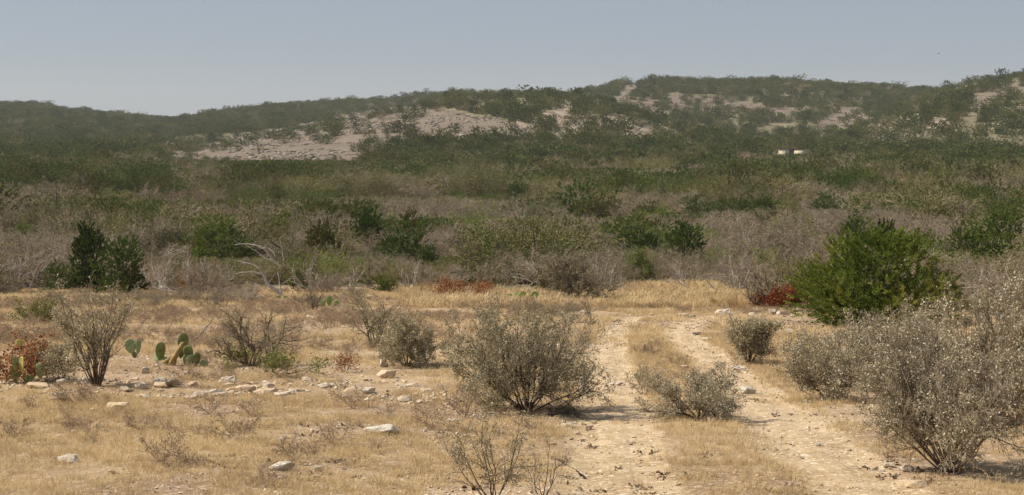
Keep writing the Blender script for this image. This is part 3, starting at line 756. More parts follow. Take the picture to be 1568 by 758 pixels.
ALLP = np.vstack([P_, HP]); ALLU = np.concatenate([U_, HU]); ALLV = np.concatenate([V_, HV]); ALLK = np.concatenate([kind, HK]); ALLH = np.concatenate([hgt, HH])
ALLD = ALLP[:, 1]
KINDS = {0: ('bare_brush', BR, 'leafless grey', 'thorn bush', 'shrub', 'leafless grey bushes of the valley'), 1: ('tan_brush', BRO, 'brown twiggy', 'bush', 'shrub', 'brown twiggy bushes of the valley'),
         2: ('olive_scrub', OL, 'olive-brown rounded', 'scrub', 'shrub', 'olive scrub of the valley'), 3: ('budding_shrub', LI, 'fresh green', 'shrub', 'shrub', 'fresh green shrubs of the valley'),
         4: ('valley_juniper', JM, 'dark green', 'juniper', 'juniper', 'junipers of the valley')}
LIMIT = {0: 290, 1: 290, 2: 290, 3: 290, 4: 250}
def visible_mask():
    """a coarse test: does the top of the shrub rise over what stands in front of it"""
    order = np.argsort(ALLD); prof = np.full(500, 1e9); vis = np.zeros(len(ALLD))
    top = ALLV-ALLH*F_PX/ALLD; hw = ALLH*0.6*F_PX/ALLD
    for i in order:
        a = int(np.clip((ALLU[i]-hw[i])/1568*400+50, 0, 498)); b = int(np.clip((ALLU[i]+hw[i])/1568*400+50, a+1, 499))
        m = prof[a:b].copy(); vis[i] = float(np.mean(np.clip(m-top[i], 0, 1e3)))
        prof[a:b] = np.minimum(m, top[i]+ (ALLV[i]-top[i])*0.25)
    return np.where(vis > 900, ALLV-top, np.minimum(vis, ALLV-top))
VIS = visible_mask()
inframe = (ALLU > -5) & (ALLU < 1573)
for k, (nm, protos, adj, noun, cat, grp) in KINDS.items():
    idx = np.where(ALLK == k)[0]
    cand = idx[inframe[idx] & (VIS[idx] > 3)]
    size = np.minimum(VIS[cand]*2.2, ALLH[cand]*F_PX/ALLD[cand])*ALLH[cand]/ALLD[cand]
    solo = cand[np.argsort(-size)][:LIMIT[k]]; rest = np.setdiff1d(idx, solo)
    hm = float(np.median(ALLH[solo]))
    proto = []
    for i in solo:
        j = int(rngw.integers(0, len(protos)))
        o = link(nm, protos[j]); o.location = ALLP[i]; h = ALLH[i]; sx = rngw.uniform(0.85, 1.2)
        o.location.z -= 0.03
        o.scale = (h*sx, h*sx, h); o.rotation_euler[2] = rngw.uniform(0, 6.28)
        adj_ = {0: ['pale-limbed bare', 'dark-limbed bare', 'pale-limbed bare', 'dark-limbed bare', 'grey-limbed bare'], 1: ['brown twiggy', 'flat brown twiggy'], 2: ['twiggy olive', 'olive', 'upright olive', 'wide olive'],
                3: ['thin green', 'fresh green', 'wide fresh green'], 4: ['upright dark', 'dark', 'wide dark', 'olive-brown', 'olive-brown']}[k][j]
        tag(o, zone_label(adj_, {0: 'bush', 1: 'bush', 2: 'scrub', 3: 'shrub', 4: 'juniper'}[k], ALLU[i], ALLV[i], ALLD[i], h, hm, sx), cat, grp)
    lo = rest[ALLD[rest] < 250]; hi = rest[ALLD[rest] >= 250]
    far = {0: BF, 1: BF, 2: OF, 3: LI, 4: JF}[k]
    near_m = protos
    for part, ms, nn in ((lo, near_m, 'thicket'), (hi, far, 'distant')):
        if not len(part): continue
        h = ALLH[part]; sx = h*rngw.uniform(0.85, 1.25, len(part))
        pt = ALLP[part].copy(); pt[:, 2] -= 0.04
        scatter({'thicket': {0: 'grey_thicket', 1: 'brown_thicket', 2: 'olive_thicket', 3: 'green_thicket', 4: 'juniper_thicket'}, 'distant': {0: 'distant_grey_thicket', 1: 'distant_brown_thicket', 2: 'distant_scrub', 3: 'distant_green_scrub', 4: 'distant_woodland'}}[nn][k],
                ms, pt, rngw.uniform(0, 6.28, len(part)), np.stack([sx, sx, h], 1), seed=k)
    print('KIND', nm, len(idx), 'solo', len(solo), 'min px', size.min() if len(size) else 0)

# valley shrubs told apart by colour
M['twig_red'] = mat('reddish_twig', [(0.16,0.105,0.085),(0.26,0.18,0.145)], 3)
for i, (u0, vt, u1, d, kd, lab) in enumerate(SHR):
    x = ((u0+u1)/2-CX)/F_PX*d; g = np.array([x, d, H(x, d)]); uu, vb = proj(g)
    h = (vb-vt)*d/F_PX; a = (u1-u0)/(vb-vt)
    tm, lm = {'brown': (M['twig_red'], M['twig_red']), 'lime': (M['twig_brown'], M['lime']), 'limeolive': (M['twig_brown'], M['lime'])}[kd]
    st, tw, lf = bush_meshes('s', 400+i, tm, lm, ll=0.04, lw=0.022, stems=11, spread=64, r0=0.011, wh=a, leafs=1.0, leafper=2, P=dict(rmin=0.003, n=[5, 4, 3], first=[1, 0, 0], kids=[2, 2, 0], pb=0.9, ratio=0.5))
    o = bush_proto('brown_thicket_shrub' if kd == 'brown' else 'green_shrub', st, tw, lf); o.location = g; o.scale = (h, h, h)
    tag(o, lab, 'shrub')

# ------------------------------------------------------------------ shrubs of the clearing and its edge
def place_bush(name, ub, vb, vt, width, label, cat='shrub', group=None, tm='twig_brown', lm='speck', seed=1, px=None, dist=None, **kw):
    """ub, vb: picture position of the root; vt: row of the top; width in picture columns"""
    if dist: x = (ub-CX)/F_PX*dist; g = np.array([x, dist, H(x, dist)]); vb = proj(g)[1]
    else: g = ground(ub, vb) if vb < 757 else flat(ub, vb)
    g = np.array([g[0], g[1], H(g[0], g[1])]); d = g[1]; h = (vb-vt)*d/F_PX
    a = width/(vb-vt)
    if tm in ('twig_dark', 'twig_brown', 'twig') and 'fine' not in kw: kw['fine'] = M['twig_fine']
    st, tw, lf = bush_meshes(name, seed, M[tm], M[lm] if lm else None, wh=a, **{**dict(ll=0.013/h, lw=0.010/h), **kw})
    o = bush_proto(name, st, tw, lf); o.location = g; o.location.z -= 0.01; o.scale = (h, h, h)
    return tag(o, label, cat, group)
DENSE = dict(n=[7, 5, 4, 3], kids=[2, 2, 2, 0], pb=0.80, rmin=0.0016)
place_bush('twiggy_shrub', 806, 630, 462, 226, 'largest twiggy shrub in the middle, spreading beside the left wheel track', seed=1, tm='twig_dark', lm='speck_olive', stems=26, spread=72, r0=0.010, leafs=0.6, P=dict(DENSE, pb=0.74, wig=0.14, up=[0.07,0.03,0,0]), ll=0.014, lw=0.011)
place_bush('twiggy_shrub', 712, 640, 560, 90, 'thin sparse shrub at the left foot of the largest twiggy shrub', seed=2, lm='speck', stems=6, spread=60, leafs=0.35, P=dict(pb=0.6), ll=0.03, lw=0.022)
place_bush('tall_sprig_shrub', 148, 592, 428, 118, 'tall upright shrub with long pale-tipped sprigs at the left', seed=3, tm='twig_dark', lm='speck', stems=15, spread=34, r0=0.010, leafs=0.55, P=dict(n=[9, 5, 3, 2], up=[0.04, 0.02, 0, 0], pb=0.62, ratio=0.36, ang=(14, 40)), ll=0.016, lw=0.011)
place_bush('green_tinged_shrub', 92, 585, 520, 76, 'small grey-green shrub between the red shrub and the tall sprig shrub', seed=4, tm='twig_brown', lm='speck', stems=9, spread=60, leafs=0.9, ll=0.035, lw=0.025)
place_bush('dark_branched_shrub', 384, 560, 462, 128, 'dark-branched leafless shrub left of centre behind the yellow-green ground plant', seed=5, tm='twig_dark', lm=None, stems=8, spread=64, r0=0.022, P=dict(DENSE, wig=0.24, pb=0.78), leafs=0)
place_bush('dark_branched_shrub', 572, 532, 452, 84, 'dark twiggy shrub left of the pale-speckled rounded one', seed=6, tm='twig_dark', lm='speck_olive', stems=7, spread=62, r0=0.018, leafs=0.3, P=dict(wig=0.22, pb=0.72), ll=0.03, lw=0.02)
place_bush('speckled_shrub', 622, 561, 484, 104, 'rounded shrub thickly speckled with pale leaves, left of the largest one', seed=7, tm='twig_dark', lm='speck', stems=13, spread=66, leafs=0.95, P=DENSE, ll=0.026, lw=0.018)
place_bush('bare_sprig_shrub', 756, 775, 636, 150, 'dark bare sprigs of a shrub rising from the bottom edge of the picture', seed=8, tm='twig_dark', lm='speck', stems=7, spread=52, r0=0.010, leafs=0.8, P=dict(pb=0.66, wig=0.26), ll=0.020, lw=0.015)
place_bush('bare_sprig_shrub', 832, 772, 668, 70, 'slender bare shrub at the bottom edge, right of the first one there', seed=9, tm='twig_dark', lm='speck', stems=4, spread=38, r0=0.011, leafs=0.5, P=dict(pb=0.5, wig=0.26), ll=0.022, lw=0.015)
place_bush('speckled_shrub', 1070, 641, 556, 150, 'low spreading shrub with grey-white leaves growing between the wheel tracks', seed=10, tm='twig_dark', lm='speck_white', stems=16, spread=72, r0=0.016, leafs=0.50, P=dict(DENSE, wig=0.2), ll=0.026, lw=0.020)
place_bush('faint_shrub', 985, 604, 556, 62, 'faint low grey shrub between the wheel tracks, left of the spreading one', seed=11, tm='twig', lm='speck', stems=9, spread=70, leafs=0.5, ll=0.04, lw=0.028)
place_bush('upright_shrub', 1146, 557, 484, 66, 'small upright grey-brown shrub right of the right wheel track', seed=12, tm='twig_dark', lm='speck', stems=12, spread=42, r0=0.016, leafs=0.6, P=DENSE, ll=0.03, lw=0.02)
place_bush('pale_leaved_shrub', 1452, 722, 484, 285, 'biggest foreground shrub, covered in pale tiny leaves, at the lower right', seed=13, tm='twig_brown', lm='speck_white', stems=26, spread=68, r0=0.009, leafs=0.50, P=dict(DENSE, pb=0.78), ll=0.0125, lw=0.009)
place_bush('pale_leaved_shrub', 1268, 612, 508, 120, 'low pale-leaved shrub on the right, nearest the right wheel track', seed=14, tm='twig_brown', lm='speck_white', stems=14, spread=68, leafs=0.50, P=DENSE, ll=0.024, lw=0.017)
place_bush('pale_leaved_shrub', 1345, 598, 468, 150, 'pale-leaved shrub directly in front of the large bushy juniper', seed=15, tm='twig_brown', lm='speck_white', stems=18, spread=52, leafs=0.50, P=DENSE, ll=0.018, lw=0.013)
place_bush('pale_leaved_shrub', 1425, 590, 486, 130, 'pale-leaved shrub behind the biggest one, right of the bushy juniper', seed=25, tm='twig', lm='speck_white', stems=14, spread=56, leafs=0.50, P=DENSE, ll=0.022, lw=0.016)
place_bush('pale_leaved_shrub', 1535, 640, 420, 170, 'tall white-tipped shrub at the right edge, highest of the pale ones', seed=16, tm='twig', lm='speck_white', stems=18, spread=44, leafs=0.50, P=dict(DENSE, pb=0.76), ll=0.014, lw=0.010)
place_bush('dense_dark_shrub', 878, 462, 384, 100, 'dark dense bare thicket shrub at the clearing edge behind the largest twiggy shrub', seed=17, tm='twig_dark', lm='speck_olive', stems=18, spread=66, leafs=0.4, P=dict(DENSE, rmin=0.0028), ll=0.02, lw=0.014)
place_bush('dark_branched_shrub', 1180, 472, 396, 110, 'dark-limbed bare bush leaning left over the tall straw at the clearing edge', seed=18, tm='twig_dark', lm=None, stems=9, spread=66, r0=0.022, leafs=0, P=dict(wig=0.2, pb=0.75, rmin=0.0028), lean=(-0.35, 0))
place_bush('dark_branched_shrub', 760, 448, 392, 90, 'bare dark bush with upright limbs right of the red shrub at the clearing edge', seed=19, tm='twig_dark', lm=None, stems=9, spread=60, r0=0.02, leafs=0, P=dict(wig=0.18, pb=0.75, rmin=0.0028))
place_bush('faint_shrub', 60, 494, 450, 70, 'low yellowish-green leafy shrub in the grass at the far left', seed=20, tm='twig_brown', lm='lime_low', stems=10, spread=66, leafs=0.7, ll=0.045, lw=0.03)
place_bush('green_ground_plant', 425, 576, 532, 120, 'low yellow-green leafy plant in front of the dark-branched shrub', seed=21, tm='twig_dark', lm='lime_low', stems=11, spread=76, leafs=0.8, ll=0.06, lw=0.04, P=dict(pb=0.65))
place_bush('green_ground_plant', 362, 560, 532, 50, 'small yellow-green tuft left of the larger green ground plant', seed=22, tm='twig_dark', lm='lime_low', stems=7, spread=66, leafs=0.8, ll=0.08, lw=0.05, P=dict(pb=0.6))
place_bush('red_leaved_shrub', 40, 583, 516, 122, 'brick-red leafy shrub at the far left of the clearing', seed=23, tm='twig_dark', lm='red', stems=13, spread=72, leafs=0.6, ll=0.055, lw=0.04)
place_bush('red_leaved_shrub', 706, 456, 424, 88, 'dull red shrub at the clearing edge behind the speckled shrub', seed=24, tm='pinkred', lm='red', stems=14, spread=70, leafs=0.6, ll=0.07, lw=0.04)
place_bush('red_leaved_shrub', 1213, 474, 438, 46, 'rust-orange leafy shrub touching the left foot of the large bushy juniper', seed=26, tm='twig_dark', lm='orange', stems=12, spread=64, leafs=0.9, ll=0.09, lw=0.06)
place_bush('red_leaved_shrub', 1168, 472, 448, 36, 'thin rusty shrub under the dark limb left of the rust-orange one', seed=27, tm='pinkred', lm='orange', stems=9, spread=66, leafs=0.6, ll=0.10, lw=0.06)
place_bush('red_leaved_shrub', 294, 446, 418, 40, 'small brown-red shrub under the grey brush left of the bleached dead tree', seed=28, tm='pinkred', lm='red', stems=9, spread=62, leafs=0.7, ll=0.09, lw=0.06)
place_bush('red_leaved_shrub', 528, 570, 538, 36, 'thin reddish-brown dry plant between the green ground plant and the speckled shrub', seed=29, tm='pinkred', lm='orange', stems=8, spread=60, leafs=0.12, ll=0.07, lw=0.045)
place_bush('red_leaved_shrub', 1510, 650, 575, 90, 'brick-red leafy shrub showing through the pale shrubs at the lower right', seed=30, tm='pinkred', lm='red', stems=10, spread=60, leafs=0.7, ll=0.045, lw=0.03)
place_bush('red_leaved_shrub', 985, 448, 428, 60, 'dull pinkish dry shrub in the tall straw beyond the wheel tracks', seed=31, tm='pinkred', lm=None, stems=12, spread=64, leafs=0)
place_bush('grey_wisp_shrub', 1240, 560, 500, 70, 'wispy grey-green shrub at the front left foot of the large bushy juniper', seed=32, tm='twig_brown', lm='speck', stems=10, spread=62, leafs=0.5, ll=0.035, lw=0.025)
place_bush('grey_wisp_shrub', 450, 540, 480, 90, 'wispy leafless grey shrub right of the dark-branched shrub', seed=33, tm='twig', lm=None, stems=6, spread=66, leafs=0, P=dict(pb=0.5))

PALE = [(22,448,384,50,'pale leafless shrub with tangled stems at the far left edge of the clearing'),(248,449,388,60,'pale-stemmed leafless shrub just right of the left juniper pair'),
 (292,448,380,58,'pale-stemmed leafless shrub above the small brown-red shrub'),(340,448,396,60,'pale twiggy shrub left of the bleached dead tree'),(476,449,390,60,'pale twiggy shrub right of the bleached dead tree'),
 (540,448,398,56,'pale leafless shrub left of the small round juniper'),(634,448,392,52,'pale leafless shrub between the small round juniper and the dull red shrub'),
 (930,452,386,60,'pale leafless shrub beside the dark dense thicket shrub'),(1130,450,376,60,'pale leafless shrub behind the tall fanned straw clump'),(1500,480,392,70,'pale leafless shrub at the right edge behind the white-tipped shrub')]
for i, (u, v, t, wd, lab) in enumerate(PALE):
    place_bush('bare_pale_shrub', u, v, t, wd, lab, seed=600+i, tm='limb_pale', fine=M['twig'], lm=None, stems=9, spread=48, r0=0.016, leafs=0, P=dict(pb=0.62, wig=0.24, rmin=0.0026, n=[6, 4, 3, 2]))
# ------------------------------------------------------------------ bleached dead trees and snags
def dead_tree(name, d, limbs, matn, label, cat='dead tree', spread=0.35, twigs=3, seed=0):
    """limbs: list of (polyline in picture pixels, base radius m, tip radius m); first is the trunk"""
    rng = np.random.default_rng(seed)
    u0, v0 = limbs[0][0][0]
    g = np.array([(u0-CX)/F_PX*d, d, 0.0]); g[2] = H(g[0], g[1]); dv = proj(g)[1]-v0
    root = bpy.data.objects.new(name, None); COL.objects.link(root); root.location = g; root.empty_display_size = 0.2
    tag(root, label, cat)
    starts = {}
    for k, (pl, ra, rb) in enumerate(limbs):
        pts = []; depth = 0 if k == 0 else starts.get(tuple(pl[0]), rng.uniform(-spread, spread))
        dep0 = depth; slope = rng.uniform(-spread, spread)
        for i, (u, v) in enumerate(pl):
            dd = dep0+slope*i/max(1, len(pl)-1)*(0.4 if k == 0 else 1.0)
            starts[(u, v)] = dd
            pts.append(PX(u, v+dv, d+dd)-g)
        pts = np.array(pts)
        t = np.arange(len(pts)); tt = np.linspace(0, len(pts)-1, (len(pts)-1)*4+1)
        P = np.stack([np.interp(tt, t, pts[:, c]) for c in range(3)], 1)
        for _ in range(2): P[1:-1] = 0.25*P[:-2]+0.5*P[1:-1]+0.25*P[2:]
        P[1:-1] += rng.normal(size=P[1:-1].shape)*0.006
        R = np.linspace(ra, rb, len(P))
        v_, q_ = poly_tube(P, R, 7); pieces = [(v_, q_)]
        sg = []
        for _ in range(twigs):
            i = rng.integers(len(P)//3, len(P)-1); dr = norm((P[i]-P[i-1])[None])[0]+rng.normal(size=3)*0.5; dr /= np.linalg.norm(dr)
            p = P[i]; r = R[i]*0.45; L = rng.uniform(0.10, 0.38)
            for _ in range(4):
                q = p+dr*L/3; sg.append((*p, *q, r, r*0.65)); p = q; r *= 0.65; dr = dr+rng.normal(size=3)*0.2; dr /= np.linalg.norm(dr)
        if sg: pieces.append(tubes(sg, 4))
        v_, q_ = join(pieces)
        link('trunk' if k == 0 else 'limb', mesh_from('limb', v_, quads_clean(q_), [M[matn]], smooth=True), root)
    return root
dead_tree('dead_tree', 62, [([(434,456),(424,447),(410,437),(404,424),(398,413),(392,410)],0.085,0.022),
    ([(404,424),(396,419),(378,417),(360,420)],0.028,0.010),([(398,413),(388,406),(374,403),(364,400)],0.025,0.009),
    ([(431,452),(428,436),(426,420)],0.030,0.012),([(430,410),(418,400),(411,390),(404,381),(392,376),(376,374),(360,376)],0.040,0.013),
    ([(418,400),(404,396),(396,388),(384,381),(373,374)],0.024,0.009),([(411,381),(418,386),(422,394)],0.016,0.008),([(396,380),(404,380),(411,381)],0.016,0.013),([(434,400),(432,384),(428,366)],0.018,0.008)],
    'dead', 'bleached white dead tree with limbs arching left at the edge of the dry grass', seed=1)
dead_tree('dead_tree', 78, [([(1352,378),(1350,350),(1346,330),(1342,300),(1340,284)],0.05,0.012),([(1350,350),(1362,330),(1370,308),(1378,292)],0.035,0.010),
    ([(1352,360),(1376,340),(1392,320),(1402,300)],0.032,0.009),([(1350,350),(1334,332),(1324,312),(1320,296)],0.028,0.008),([(1362,330),(1356,312),(1358,296)],0.02,0.007),([(1352,366),(1384,352),(1404,348),(1420,340)],0.024,0.007)],
    'dead_grey', 'grey leafless tree with upswept forked branches behind the large bushy juniper', cat='dead tree', twigs=14, seed=2)
dead_tree('dead_snag', 88, [([(440,372),(438,356),(435,346),(430,338),(420,332),(414,326)],0.075,0.022),([(435,346),(444,336),(449,326),(448,314)],0.045,0.018)],
    'dead_dark', 'dark dead snag forking in two above the bleached dead tree', seed=3)
dead_tree('dead_snag', 90, [([(866,372),(868,356),(872,340),(874,322)],0.06,0.015),([(868,356),(860,344),(850,336),(846,330)],0.035,0.012),([(870,350),(884,344),(896,342)],0.028,0.010),([(872,340),(884,332),(900,312)],0.022,0.007)],
    'dead_dark', 'dark dead snag with several forks below the brown-olive juniper', twigs=5, seed=4)
dead_tree('dead_snag', 92, [([(776,376),(778,358),(774,348),(764,340)],0.05,0.016),([(778,358),(782,344),(778,334)],0.03,0.010)],
    'dead_dark', 'small dark dead snag with a hooked top left of the many-forked snag', seed=5)
dead_tree('dead_tree', 72, [([(44,372),(52,352),(58,334),(72,324),(86,318),(98,312)],0.035,0.009),([(58,334),(70,328),(84,330),(92,342)],0.018,0.007),([(72,324),(80,316),(92,312),(100,318)],0.018,0.006),([(44,372),(30,352),(20,332),(22,312),(30,300)],0.028,0.007),([(20,332),(34,316),(52,302)],0.018,0.006)],
    'dead_grey', 'pale dead branches arching high over the grey brush at the far left', twigs=6, seed=6)
dead_tree('dead_branch', 66, [([(4,438),(20,436),(44,438),(66,446)],0.025,0.010),([(20,436),(34,424),(50,432)],0.018,0.008),([(24,398),(36,408),(44,420),(66,430)],0.022,0.008)],
    'dead_grey', 'pile of pale dead branches lying under the brush at the far left edge', cat='dead branches', twigs=8, seed=7)
dead_tree('dead_branch', 63, [([(276,446),(262,440),(246,438),(234,434)],0.028,0.010),([(262,440),(250,430),(240,420)],0.018,0.007),([(270,444),(256,452),(240,448)],0.018,0.007)],
    'dead', 'small pale fallen branch beside the right juniper of the left pair', cat='dead branches', twigs=6, seed=8)
dead_tree('dead_branch', 66, [([(1054,442),(1048,430),(1042,420),(1036,415)],0.04,0.012),([(1050,436),(1040,428),(1030,420)],0.025,0.009),([(1044,440),(1028,432),(1014,424)],0.02,0.008),([(1034,428),(1020,427),(1008,424)],0.018,0.007)],
    'dead', 'pale forked dead branch standing in tall straw left of the leaning dark limb', cat='dead branches', twigs=6, seed=9)
dead_tree('dead_branch', 64, [([(1112,452),(1098,446),(1088,438),(1082,430)],0.035,0.014),([(1110,420),(1098,410),(1090,400),(1078,392),(1064,384)],0.028,0.008),([(1104,428),(1088,427),(1074,429)],0.024,0.010)],
    'dead_grey', 'grey dead branches slanting up left above the tall straw clump', cat='dead branches', twigs=6, seed=10)
dead_tree('dead_branch', 58, [([(1196,472),(1190,458),(1182,450),(1170,440),(1160,432)],0.045,0.014),([(1188,453),(1178,453),(1172,456)],0.02,0.010)],
    'dead_dark', 'curved dark dead limb beside the rust-orange shrub', cat='dead branches', twigs=5, seed=11)
dead_tree('fallen_branch', 50, [([(1072,459),(1082,460),(1092,463)],0.03,0.018)], 'dead_grey', 'short dead log lying in the straw left of the tall straw clump', cat='log', twigs=1, seed=12)
dead_tree('leaning_branch', 31.5, [([(296,538),(306,526),(322,508),(328,500)],0.018,0.010)], 'dead_grey', 'straight bare grey stick leaning up right from the prickly pear', cat='stick', twigs=0, seed=13)
dead_tree('fallen_branch', 30, [([(386,549),(404,540),(424,538),(446,542),(470,538)],0.020,0.006),([(404,540),(430,530),(450,522),(462,514)],0.012,0.004)], 'dead_dark', 'thin dark dead branch lying right of the dark-branched shrub', cat='dead branches', twigs=4, seed=14)
dead_tree('fallen_branch', 12.8, [([(898,703),(890,697),(882,690)],0.012,0.004)], 'dead_dark', 'short dark stick at the left rim of the left wheel track near the bottom', cat='stick', twigs=1, seed=15)
dead_tree('fallen_branch', 28.5, [([(420,576),(408,583),(400,592)],0.02,0.008)], 'dead_dark', 'short dark stump branch below the green ground plant', cat='stick', twigs=2, seed=16)
dead_tree('fallen_branch', 17.5, [([(830,632),(846,628),(862,624),(880,620)],0.02,0.008)], 'dead_dark', 'dark low limb lying out right from the foot of the largest twiggy shrub', cat='stick', twigs=2, seed=17)

# ------------------------------------------------------------------ prickly pears
def pad_mesh(h, wd, th, m, seed=0):
    bm = bmesh.new(); bmesh.ops.create_uvsphere(bm, u_segments=20, v_segments=14, radius=1.0)
    rng = random.Random(seed)
    for v in bm.verts:
        z = (v.co.z+1)/2; wf = 0.55+0.75*z-0.30*z*z
        v.co.x *= wd/2*wf*1.05; v.co.y *= th/2; v.co.z = z*h
        v.co.y += 0.03*h*math.sin(v.co.x/wd*5+seed)+0.02*h*math.sin(z*4+seed)
    # areoles with short spines
    for i in range(26):
        a = rng.uniform(-0.8, 0.8); z = rng.uniform(0.15, 0.95); s = rng.choice((-1, 1))
        c = Vector((a*wd/2*(0.55+0.75*z-0.3*z*z)*0.9*math.sqrt(max(0, 1-(2*z-1)**2)), s*th*0.45*math.sqrt(max(0.05, 1-(2*z-1)**2-a*a*0.5)), z*h))
        bmesh.ops.create_cone(bm, segments=3, radius1=0.003, radius2=0.0005, depth=0.03, matrix=Matrix.Translation(c+Vector((0, s*0.012, 0))) @ Matrix.Rotation(math.radians(-90*s+rng.uniform(-25, 25)), 4, 'X'))
    me = bpy.data.meshes.new('pad'); bm.to_mesh(me); bm.free(); me.materials.append(m)
    me.polygons.foreach_set('use_smooth', [True]*len(me.polygons)); return me
def cactus(d, ub, vb, pads, label, stems=()):
    """pads: (u, v of the pad's foot, height px, width px, lean deg, turn deg, material)"""
    p = ground(ub, vb) if d is None else None
    if p is not None: d = p[1]
    g = np.array([(ub-CX)/F_PX*d, d, 0.0]); g[2] = H(g[0], g[1]); dv = proj(g)[1]-vb
    root = bpy.data.objects.new('prickly_pear', None); COL.objects.link(root); root.location = g; root.empty_display_size = 0.1
    tag(root, label, 'cactus'); k = d/F_PX; rng = random.Random(int(ub))
    for i, (u, v, h, wd, lean, turn, mt) in enumerate(pads):
        o = link('pad', pad_mesh(h*k*1.15, wd*k*1.2, min(0.035, wd*k*0.22), M[mt], i), root)
        o.location = PX(u, v+dv, d+rng.uniform(-0.10, 0.10))-g
        o.rotation_euler = (math.radians(rng.uniform(-12, 12)), math.radians(lean), math.radians(turn))
    for pl, r, mt in stems:
        pts = [PX(u, v+dv, d+rng.uniform(-.03, .03))-g for u, v in pl]
        v_, q_ = poly_tube(pts, np.linspace(r, r*0.8, len(pts)), 9)
        link('stem', mesh_from('stem', v_, quads_clean(q_), [M[mt]], smooth=True), root)
    return root
cactus(None, 272, 560, [(278,537,24,17,10,25,'cactus'),(290,550,19,15,-8,-10,'cactus'),(296,557,14,16,-35,40,'cactus_pale'),(298,562,20,14,20,60,'cactus'),(245,552,26,15,0,30,'cactus'),(241,556,15,12,-25,-35,'cactus_pale'),(276,549,14,10,15,30,'cactus'),(284,560,15,15,18,-20,'cactus'),(268,560,13,13,-30,15,'cactus'),(252,559,12,13,20,-40,'cactus_pale'),(306,563,13,13,50,10,'cactus_pale')],
       'prickly pear with several dark pads and a thick yellow leaning stem', stems=[([(260,560),(268,546),(280,526)],0.045,'cactus_stem'),([(250,556),(262,548),(268,544)],0.030,'cactus_stem')])
cactus(None, 204, 548, [(203,542,21,16,-14,20,'cactus_pale'),(212,542,20,11,8,55,'cactus_pale'),(206,548,8,8,0,10,'cactus')], 'small pale green prickly pear right of the tall sprig shrub')
cactus(None, 26, 588, [(24,584,22,17,0,15,'cactus'),(27,569,21,11,-12,40,'cactus_pale'),(33,572,24,10,10,-30,'cactus_yellow'),(62,580,22,13,0,20,'cactus_pale'),(44,588,13,16,0,0,'cactus'),(29,530,10,10,10,10,'cactus_yellow')], 'prickly pear with upright pale pads growing in the red shrub at the far left')
cactus(None, 345, 572, [(342,571,17,9,28,20,'cactus_yellow'),(345,566,16,12,70,10,'cactus_yellow')], 'yellowed drooping prickly pear pads left of the green ground plant')
cactus(None, 500, 470, [(486,470,9,9,-50,20,'cactus_bright'),(496,468,9,9,-20,-20,'cactus_bright'),(504,469,14,9,4,30,'cactus_bright'),(512,469,9,9,45,10,'cactus_bright'),(497,471,7,11,-70,0,'cactus_bright')], 'low bright green prickly pear in the open grass below the small round juniper')
cactus(None, 806, 462, [(782,463,12,10,-10,20,'cactus_bright'),(792,462,13,11,-6,-20,'cactus_bright'),(800,462,14,11,4,30,'cactus_bright'),(808,462,11,8,0,0,'cactus_yellow'),(818,462,14,12,8,20,'cactus_bright'),(826,463,11,9,18,-30,'cactus_yellow'),(771,466,10,9,-18,10,'cactus_yellow'),(834,466,9,9,20,10,'cactus_yellow')], 'row of green and yellow prickly pear pads peeping over the largest twiggy shrub')
cactus(None, 431, 459, [(428,459,6,8,-30,10,'cactus_bright'),(436,459,6,8,30,10,'cactus_bright')], 'tiny bright green cactus at the foot of the bleached dead tree')

# ------------------------------------------------------------------ limestone
def rock_mesh(seed, flatn=0.5, m='rock', n=18, rough=0.10):
    rng = np.random.default_rng(seed); bm = bmesh.new()
    p = norm(rng.normal(size=(n, 3)))*rng.uniform(0.75, 1.1, (n, 1)); p[:, 2] = np.clip(p[:, 2], -0.6, 0.55)
    for q in p: bm.verts.new((q[0]*0.5, q[1]*0.4, q[2]*0.5*flatn+0.2*flatn))
    r = bmesh.ops.convex_hull(bm, input=bm.verts[:])
    dead = [e for e in r['geom_interior'] if isinstance(e, bmesh.types.BMVert)]
    if dead: bmesh.ops.delete(bm, geom=dead, context='VERTS')
    bmesh.ops.bevel(bm, geom=bm.edges[:]+bm.verts[:], offset=0.018, segments=1, affect='EDGES', clamp_overlap=True)
    bmesh.ops.triangulate(bm, faces=bm.faces[:])
    bmesh.ops.subdivide_edges(bm, edges=bm.edges[:], cuts=1)
    for v in bm.verts:
        f = float(fbm(np.array([v.co.x*5+seed]), np.array([v.co.y*5+v.co.z*7]), seed, 3)[0])-0.5
        v.co += v.co.normalized()*f*rough
    me = bpy.data.meshes.new('rock'); bm.to_mesh(me); bm.free(); me.materials.append(M[m]); return me
RK = [rock_mesh(i, [0.45, 0.7, 0.35, 0.9, 0.55, 0.3][i % 6], 'rock' if i % 3 else 'rock_tan') for i in range(12)]
def put_rock(u, v, wpx, hpx, label, me, group=None, turn=0.0):
    g = ground(u, v) if v < 757 else flat(u, v); k = g[1]/F_PX
    dims = [max(c[i] for c in me['bb'])-min(c[i] for c in me['bb']) for i in range(3)] if False else None
    co = np.empty(len(me.vertices)*3); me.vertices.foreach_get('co', co); co = co.reshape(-1, 3)
    e = co.max(0)-co.min(0)
    o = link('limestone_rock', me); sx = wpx*k/e[0]; sz = hpx*k/e[2]
    o.location = (g[0], g[1], H(g[0], g[1])-0.05*hpx*k-co[:, 2].min()*sz*0.9); o.scale = (sx, sx*rnd.uniform(0.7, 1.1), sz); o.rotation_euler = (rnd.uniform(-.1, .1), rnd.uniform(-.08, .08), turn)
    return tag(o, label, 'rock', group)
rnd = random.Random(4)
